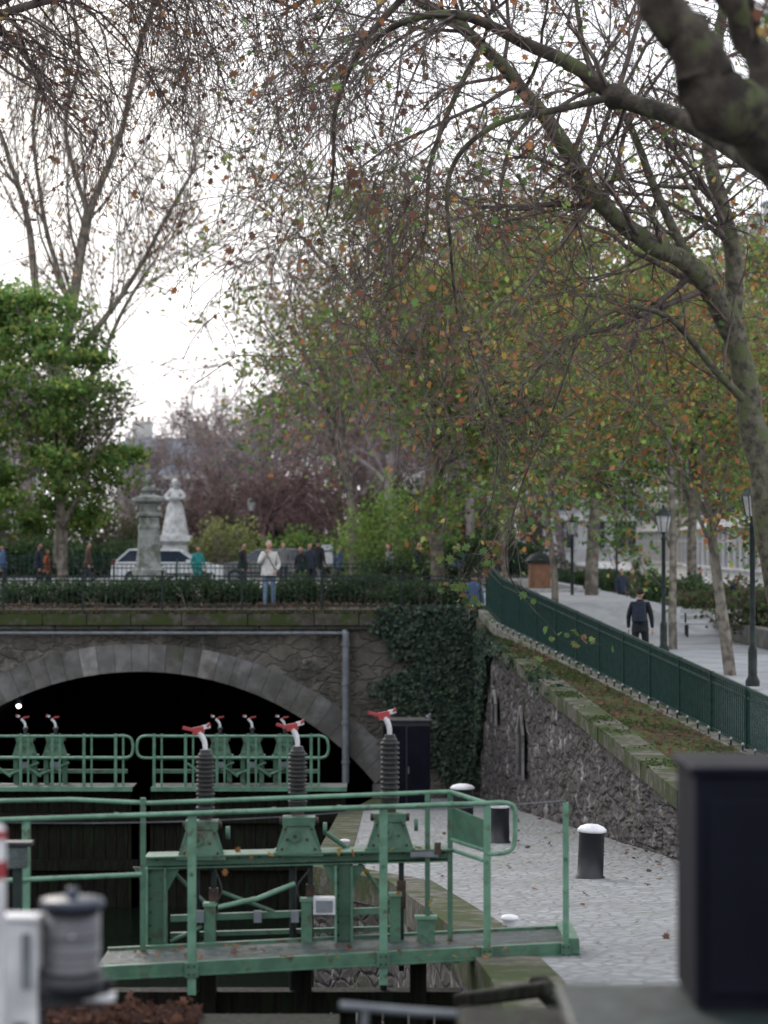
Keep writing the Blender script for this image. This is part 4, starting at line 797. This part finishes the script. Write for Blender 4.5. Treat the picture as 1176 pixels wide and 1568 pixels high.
n=7000; X=rng.uniform(-14,2.5,n); pos=np.stack([X,rng.uniform(61.73,62.5,n),np.full(n,-.07)+rng.uniform(0,.04,n)],1); leaves('moss',pos,.09,[(.07,.095,.035),(.055,.07,.035),(.10,.075,.055),(.05,.048,.038)],rng,normal=np.tile([0,-.6,.5],(n,1)),nspread=.6)
n=170; y=18+rng.beta(1,1.8,n)*42; X=np.array([ex(a)+(xw(a)-ex(a))*b for a,b in zip(y,1-rng.beta(.45,1.8,n))]); pos=np.stack([X,y,np.array([qz(a) for a in y])+.02],1)
leaves('fallen_leaves',pos,.075,BRN+[(.16,.12,.08)],rng,normal=np.tile([0,0,1],(n,1)),nspread=.3,tmpl=LOBE)
n=4500; pos=np.stack([rng.uniform(-14,2.4,n),rng.uniform(62.6,70,n),np.full(n,.02)+rng.uniform(0,.12,n)],1); leaves('fallen_leaves',pos,.12,[(.15,.10,.075),(.12,.085,.068),(.20,.135,.09),(.08,.065,.055),(.07,.085,.05)],rng,normal=np.tile([0,-.7,.7],(n,1)),nspread=.7)
n=1300; a=P(30,0,15.5)[0];b=P(300,0,15.5)[0]; z=P(0,1576,15.5)[2]; pos=np.stack([rng.uniform(a,b,n),rng.uniform(15.2,15.8,n),z+.06+np.abs(rng.normal(0,.03,n))],1); leaves('fallen_leaves',pos,.075,[(.10,.055,.045),(.13,.07,.05),(.07,.045,.04)],rng,tmpl=LOBE)
n=50; pos=np.stack([rng.uniform(-1.9,1.1,n),rng.uniform(18.1,18.7,n),np.full(n,zdk+.012)],1); leaves('fallen_leaves',pos,.05,BRN+AUT,rng,normal=np.tile([0,0,1],(n,1)),nspread=.3,tmpl=LOBE)
pos=np.array([P(u_,v_,18.8) for u_,v_ in ((288,1308),(345,1335),(385,1312),(415,1308),(485,1338),(560,1332),(520,1303),(600,1298),(640,1296),(540,1305),(365,1300),(610,1366),(660,1380))]); leaves('fallen_leaves',pos,.07,[(.3,.2,.06),(.25,.12,.05)],rng,tmpl=LOBE)
# ---- trees
TW=[dict(k=5,w=.14,g=-.02,c=7,a=(.5,1.2),rr=.5,lr=.55,ts=.15),dict(k=4,w=.18,g=-.05,c=6,a=(.4,1.1),rr=.6,lr=.55,ts=.2),dict(k=3,w=.22,g=-.08)]
def leafpick(rng,pt,n,jit): return pt[rng.integers(0,len(pt),n)]+rng.normal(0,jit,(n,3))
rng=np.random.default_rng(11); segs=[]; ch=[]
tr=[P(1225,1160,40),P(1200,950,40),P(1172,760,40),P(1144,600,40),P(1112,465,40)]
limb(rng,tr,.29,.20,segs,0,0)
ch.append(limb(rng,[P(1122,510,40),P(1065,412,39.5),P(990,368,39),P(925,315,38.5),P(868,225,38),P(800,140,37.5),P(738,68,37),P(660,8,36.5),P(560,-45,36)],.18,.07,segs,34,2.6))
ch.append(limb(rng,[P(1122,510,40),P(1124,385,40.3),P(1100,290,40.5),P(1085,180,41),P(1100,60,41),P(1130,-80,41)],.16,.08,segs,16,2.6))
ch.append(limb(rng,[P(1146,620,40),P(1090,560,39.5),P(1030,490,39),P(960,470,38.5),P(880,510,38),P(800,590,37.5)],.07,.02,segs,14,2.0))
ch.append(limb(rng,[P(1060,410,39.5),P(1010,300,39.5),P(960,180,39.5),P(900,90,39.5),P(880,-20,39.5)],.08,.035,segs,16,2.2))
ch.append(limb(rng,[P(738,68,37),P(700,140,37),P(660,250,37),P(650,360,37),P(600,430,37)],.05,.02,segs,14,2.0))
pt=grow(rng,*cat(ch),TW,segs,.0065); o=tubes('plane_tree',segs,M['barktwig'],3,trunkmat=M['bark']); leaves('foliage',leafpick(rng,pt,2600,.1),.105,GREEN+AUT+BRN,rng,parent=o,tmpl=LOBE)
# near tree
rng=np.random.default_rng(12); segs=[]; ch=[]
limb(rng,[(4.7,14,-1.3),(4.3,14,.8),(3.7,13.6,2.6),P(1370,480,13.2),P(1270,330,12.7),P(1150,190,12.2),P(1060,80,12),P(985,-60,12)],.26,.115,segs,0,0,n=10)
ch.append(limb(rng,[P(1165,215,12.3),P(1175,120,12.5),P(1135,30,12.6),P(1060,-80,12.6)],.085,.07,segs,3,1.0))
ch.append(limb(rng,[P(1400,420,14),P(1260,320,19),P(1160,250,21),P(1060,188,22),P(945,146,22.5),P(880,100,22.5),P(800,62,22.5),P(700,20,22.5),P(600,40,22.5),P(520,120,22.5)],.13,.02,segs,24,1.7,ts=.4))
ch.append(limb(rng,[P(945,146,22.5),P(860,165,22.3),P(760,190,22.2),P(690,260,22),P(690,380,22),P(700,480,22)],.04,.010,segs,12,1.2,ts=.2))
ch.append(limb(rng,[P(640,-30,22),P(560,60,22),P(515,160,22),P(510,260,22),P(500,330,22)],.035,.009,segs,12,1.2,ts=.2))
c_=np.array(P(945,146,22.5)); SW.append((np.array([c_+np.array([-.14,0,.02]),c_+np.array([-.06,0,0]),c_+np.array([.04,0,0]),c_+np.array([.14,0,-.05])]),np.array([.04,.12,.13,.06])))
pt=grow(rng,*cat(ch),[dict(k=5,w=.14,g=-.06,c=5,a=(.4,1.1),rr=.5,lr=.6,ts=.15),dict(k=4,w=.18,g=-.1,c=5,a=(.4,1.1),rr=.6,lr=.5,ts=.2),dict(k=3,w=.2,g=-.12)],segs,.0042); o=tubes('plane_tree',segs,M['barktwig'],3,trunkmat=M['barkdark']); leaves('foliage',leafpick(rng,pt,450,.06),.08,AUT+BRN+BRN+GREEN[:2],rng,parent=o,tmpl=LOBE)
# dangling twig
rng=np.random.default_rng(21); segs=[]
ch=[limb(rng,[P(900,470,26),P(850,620,26),P(800,740,26),P(775,840,26),P(790,900,26),P(860,980,26)],.014,.004,segs,10,.45,ts=.45), limb(rng,[P(700,480,26),P(760,660,26),P(745,800,26),P(705,895,26)],.012,.004,segs,6,.35,ts=.5)]
pt=grow(rng,*cat(ch),[dict(k=4,w=.15,g=-.05,c=2,a=(.4,.9),rr=.6,lr=.5,ts=.3),dict(k=3,w=.15)],segs,.003)
pt=pt[pt[:,2]<1.75+ (830-780)/F*26]; o=tubes('hanging_branch',segs,M['barkdark'],5); leaves('foliage',leafpick(rng,pt,80,.04),.10,[(.10,.16,.055),(.13,.17,.06),(.07,.12,.05),(.17,.11,.06)],rng,parent=o,tmpl=LOBE)
# left overhanging plane tree
rng=np.random.default_rng(13); segs=[]; ch=[]
limb(rng,[(-12.5,34,-2.6),(-12.2,34,2),(-11.5,34,6),(-10.5,34,9)],.4,.28,segs,0,0)
for pts in ([(-260,150),(-100,20),(80,-80),(300,-130),(520,-120)],[(-260,150),(-120,80),(0,20),(160,-20),(330,-30),(450,10)],[(-260,150),(-80,-100),(200,-220),(480,-250)],[(-260,150),(-100,60),(60,-30),(200,-60),(420,-70)]):
    ch.append(limb(rng,[P(a,b,34) for a,b in pts],.09,.02,segs,24,2.4,ts=.25))
ch[0][1][:,2]-=.5; ch[3][1][:,2]-=.8
pt=grow(rng,*cat(ch),[dict(k=5,w=.14,g=-.12,c=7,a=(.4,1.1),rr=.5,lr=.55,ts=.15),dict(k=4,w=.18,g=-.16,c=5,a=(.4,1.1),rr=.6,lr=.55,ts=.2),dict(k=3,w=.2,g=-.16)],segs,.005); o=tubes('plane_tree',segs,M['barktwig'],3); leaves('foliage',leafpick(rng,pt,1800,.1),.085,BRN+BRN+AUT,rng,parent=o,tmpl=LOBE)
# left bare trees
rng=np.random.default_rng(14); segs=[]; ch=[]
for pts,r0 in (([(92,870),(95,700),(98,560),(110,470),(135,330),(185,200),(215,60),(250,-40)],.28),([(98,560),(150,500),(200,430),(245,350),(300,250)],.13),([(95,620),(60,480),(40,330),(5,220),(-40,100)],.17),([(110,480),(70,350),(50,200),(70,60)],.11),([(110,600),(150,560),(190,470),(235,400)],.10),([(135,330),(100,200),(120,80),(100,-40)],.1)):
    ch.append(limb(rng,[P(a,b,84) for a,b in pts],r0,.05,segs,13,4.0,ang=(.3,.8),ts=.35))
pt=grow(rng,*cat(ch),[dict(k=5,w=.1,g=.05,c=5,a=(.3,.8),rr=.5,lr=.55,ts=.15),dict(k=4,w=.14,c=5,a=(.3,.8),rr=.6,lr=.5,ts=.2),dict(k=3,w=.16)],segs,.012); o=tubes('plane_tree',segs,M['barkmid'],3); leaves('foliage',leafpick(rng,pt,3400,.2),.15,AUT+BRN+BRN,rng,parent=o)
def gtree(name,x,y,z,H,seed,nleaf,pal,size,bark='barkmid',spread=(.35,.85),r=.26,w=None,leaflow=False,minr=.012,droop=0,lean=(0,0),trunk=.3,cn=(7,6,5,5)):
    rng=np.random.default_rng(seed); segs=[]
    p=np.array([[x,y,z]],float); d=norm(np.array([[lean[0],lean[1],1.]])); 
    pt=grow(rng,p,d,np.array([r]),np.array([H*trunk*1.5]),[dict(k=6,w=.04,c=cn[0],a=spread,rr=.6,lr=.85,ts=.5,tp=.6),dict(k=6,w=.09,g=.04,c=cn[1],a=(.4,.9),rr=.55,lr=.55,ts=.25),dict(k=4,w=.13,g=.0-droop,c=cn[2],a=(.4,.95),rr=.6,lr=.55,ts=.2),dict(k=3,w=.16,g=-.04-droop,c=cn[3],a=(.4,1.),rr=.6,lr=.55,ts=.2),dict(k=2,w=.18,g=-.06-droop)],segs,minr)
    o=tubes(name,segs,M[bark],3 if y>60 or y==0 else 4)
    if nleaf:
        q=leafpick(rng,pt,nleaf,.28)
        if leaflow: q=q[rng.uniform(0,1,len(q))<np.clip(1.6-(q[:,2]-z)/(H*.82),.08,1)]
        def cf_(pos_,c_):
            t=np.clip((pos_[:,2:3]-z-H*.35)/(H*.4),0,1); o_=np.array([.30,.18,.085]); mixf=t*rng.uniform(0,1,(len(c_),1)); return c_*(1-.5*mixf)+o_*.5*mixf
        leaves('foliage',q,size,pal,rng,parent=o,w=w,colfn=cf_)
    return o
gtree('green_tree',P(97,0,78)[0],78,0,8.6,31,0,None,0,r=.22,trunk=.33)
rng=np.random.default_rng(32); N_=24000; cl=[]
for k in range(90):
    th=rng.uniform(0,2*math.pi); h=rng.uniform(0,1); rad=3.9*math.sin(math.pi*min(.93,.18+.78*h))**.6*rng.uniform(.35,1)
    cl.append((P(40,0,78)[0]+rad*math.cos(th)*.95,78+rad*math.sin(th)*.8,2.2+h*7.6,rng.uniform(.5,1.1)))
cl=np.array(cl); k=rng.integers(0,len(cl),N_); d=norm(rng.normal(0,1,(N_,3))); pos=cl[k,:3]+d*(cl[k,3:4]*rng.uniform(.1,1.25,(N_,1))**.8)*np.array([1.15,1,.7])
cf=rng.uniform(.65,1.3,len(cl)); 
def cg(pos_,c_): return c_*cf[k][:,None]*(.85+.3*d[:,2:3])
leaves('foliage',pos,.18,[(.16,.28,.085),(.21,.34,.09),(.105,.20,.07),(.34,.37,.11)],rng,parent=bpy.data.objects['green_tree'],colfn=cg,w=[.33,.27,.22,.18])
GA=GREEN+AUT; wg=[.26,.29,.19,.13,.05,.03,.04,.01]; wo=[.18,.20,.16,.10,.13,.08,.10,.05]
def rightz(u,y): x=P(u,0,y)[0]; return x,y,hright(x,y)-.05
gtree('plane_tree',*rightz(672,72),15,41,12000,GA,.18,w=wg,leaflow=True,droop=.05)
gtree('plane_tree',*rightz(905,80),15,42,23000,GA,.19,w=wg,leaflow=True,droop=.06)
gtree('plane_tree',*rightz(1118,50),10.5,43,10000,GA,.135,w=wo,leaflow=True,r=.13,droop=.05,lean=(-.12,0),minr=.009)
gtree('plane_tree',*rightz(1030,62),11.5,44,21000,GA,.16,w=wg,leaflow=True,r=.13,droop=.07,lean=(-.08,0),minr=.010)
gtree('plane_tree',*rightz(770,95),17,45,15000,GA,.22,w=wo,leaflow=False,droop=.03)
gtree('plane_tree',*rightz(1060,100),17,46,20000,GA,.24,w=wg,leaflow=True,droop=.03)
gtree('plane_tree',*rightz(850,70),11,47,19000,GA,.17,w=wg,leaflow=True,r=.12,droop=.08)
gtree('plane_tree',P(590,0,105)[0],105,0,19,48,2500,AUT+BRN,.2,bark='barkhaze',minr=.02)
gtree('plane_tree',P(540,0,90)[0],90,0,15,49,2500,AUT+BRN+GREEN,.17,bark='barkmid',minr=.013,r=.2,spread=(.3,.7))
gtree('plane_tree',P(720,0,112)[0],112,0,21,50,4000,AUT+BRN,.22,bark='barkhaze',minr=.02,spread=(.25,.7))
# distant trees
emp=bpy.data.objects.new('distant_trees',None); col.objects.link(emp); protos=[]
for s_ in range(3):
    o=gtree('bare_tree_%d'%s_,0,0,0,17,60+s_,900,[(.28,.20,.17),(.23,.18,.155)],.26,bark='barkhaze',minr=.024,r=.3,spread=(.25,.7)); o.parent=emp; protos.append(o)
pl=[(200,140,.60),(275,135,.68),(330,150,.72),(395,160,.8),(450,130,.78),(500,150,.95),(540,125,.95),(600,135,1.1),(640,170,1.3),(160,170,.7),(60,130,.9),(-20,120,1.0),(700,150,1.2),(780,140,1.1),(860,160,1.2),(560,190,1.2),(470,200,1.05),(360,210,.9),(420,140,.75),(580,150,1.15)]
for i_,(u,y,s_) in enumerate(pl):
    p=protos[i_%3]
    if i_<3: o=p
    else:
        o=bpy.data.objects.new('bare_tree_c%d'%i_,p.data); col.objects.link(o); o.parent=emp
        for c_ in p.children: k=bpy.data.objects.new('leaves_c%d'%i_,c_.data); col.objects.link(k); k.parent=o
    o.location=(P(u,0,y)[0],y,-.3); o.rotation_euler=(0,0,i_*1.7); o.scale=(s_,s_,s_)
gtree('weeping_tree',P(400,0,116)[0],116,0,7.0,81,0,None,0,bark='barkred',minr=.018,droop=.14,r=.2,spread=(.5,1.1),cn=(8,7,6,5))
gtree('weeping_tree',P(345,0,120)[0],120,0,6.0,82,0,None,0,bark='barkred',minr=.018,droop=.14,r=.16,spread=(.5,1.1))
gtree('weeping_tree',P(470,0,120)[0],120,0,6.6,83,0,None,0,bark='barkred',minr=.018,droop=.14,r=.16,spread=(.5,1.1))
# ------------------------------------------------------------------ light, world, camera
w=bpy.data.worlds.new('World'); sc.world=w; w.use_nodes=True; nt=w.node_tree; nt.nodes.clear()
out=nd(nt,'ShaderNodeOutputWorld'); sky=nd(nt,'ShaderNodeTexSky',sky_type='NISHITA'); sky.sun_disc=False; sky.sun_elevation=math.radians(28); sky.sun_rotation=math.radians(-20); sky.air_density=1.5; sky.dust_density=4
b1=nd(nt,'ShaderNodeBackground'); b1.inputs[1].default_value=.12; nt.links.new(sky.outputs[0],b1.inputs[0])
tc=nd(nt,'ShaderNodeTexCoord'); n1=noise(nt,tc.outputs['Generated'],2.2,2)
cl_=mixc(nt,mapr(nt,n1,.35,.65),(.84,.875,.97),(.97,.985,1.0)); b2=nd(nt,'ShaderNodeBackground'); b2.inputs[1].default_value=1.72; nt.links.new(cl_,b2.inputs[0])
mx_=nd(nt,'ShaderNodeMixShader'); mx_.inputs[0].default_value=.85; nt.links.new(b1.outputs[0],mx_.inputs[1]); nt.links.new(b2.outputs[0],mx_.inputs[2]); nt.links.new(mx_.outputs[0],out.inputs[0])
sl=bpy.data.lights.new('sun','SUN'); sl.energy=1.4; sl.angle=math.radians(16); sl.color=(1,.95,.88); so=bpy.data.objects.new('sun',sl); col.objects.link(so)
az_=math.radians(-20); el=math.radians(28); dv=Vector((math.sin(az_)*math.cos(el),math.cos(az_)*math.cos(el),math.sin(el))); so.rotation_euler=dv.to_track_quat('Z','Y').to_euler()
cam=bpy.data.cameras.new('camera'); co=bpy.data.objects.new('camera',cam); col.objects.link(co); sc.camera=co
cam.sensor_fit='VERTICAL'; cam.sensor_height=36; cam.sensor_width=27; cam.lens=36*F/1568; cam.clip_end=6000; cam.clip_start=.1
co.location=(0,0,CH); co.rotation_euler=(math.radians(90)+math.atan(46/F),0,0)
cam.dof.use_dof=True; cam.dof.focus_distance=28; cam.dof.aperture_fstop=1.9
sc.view_settings.view_transform='Standard'; sc.view_settings.look='None'; sc.view_settings.exposure=0
print('verts',sum(len(o.data.vertices) for o in bpy.data.objects if o.type=='MESH'))
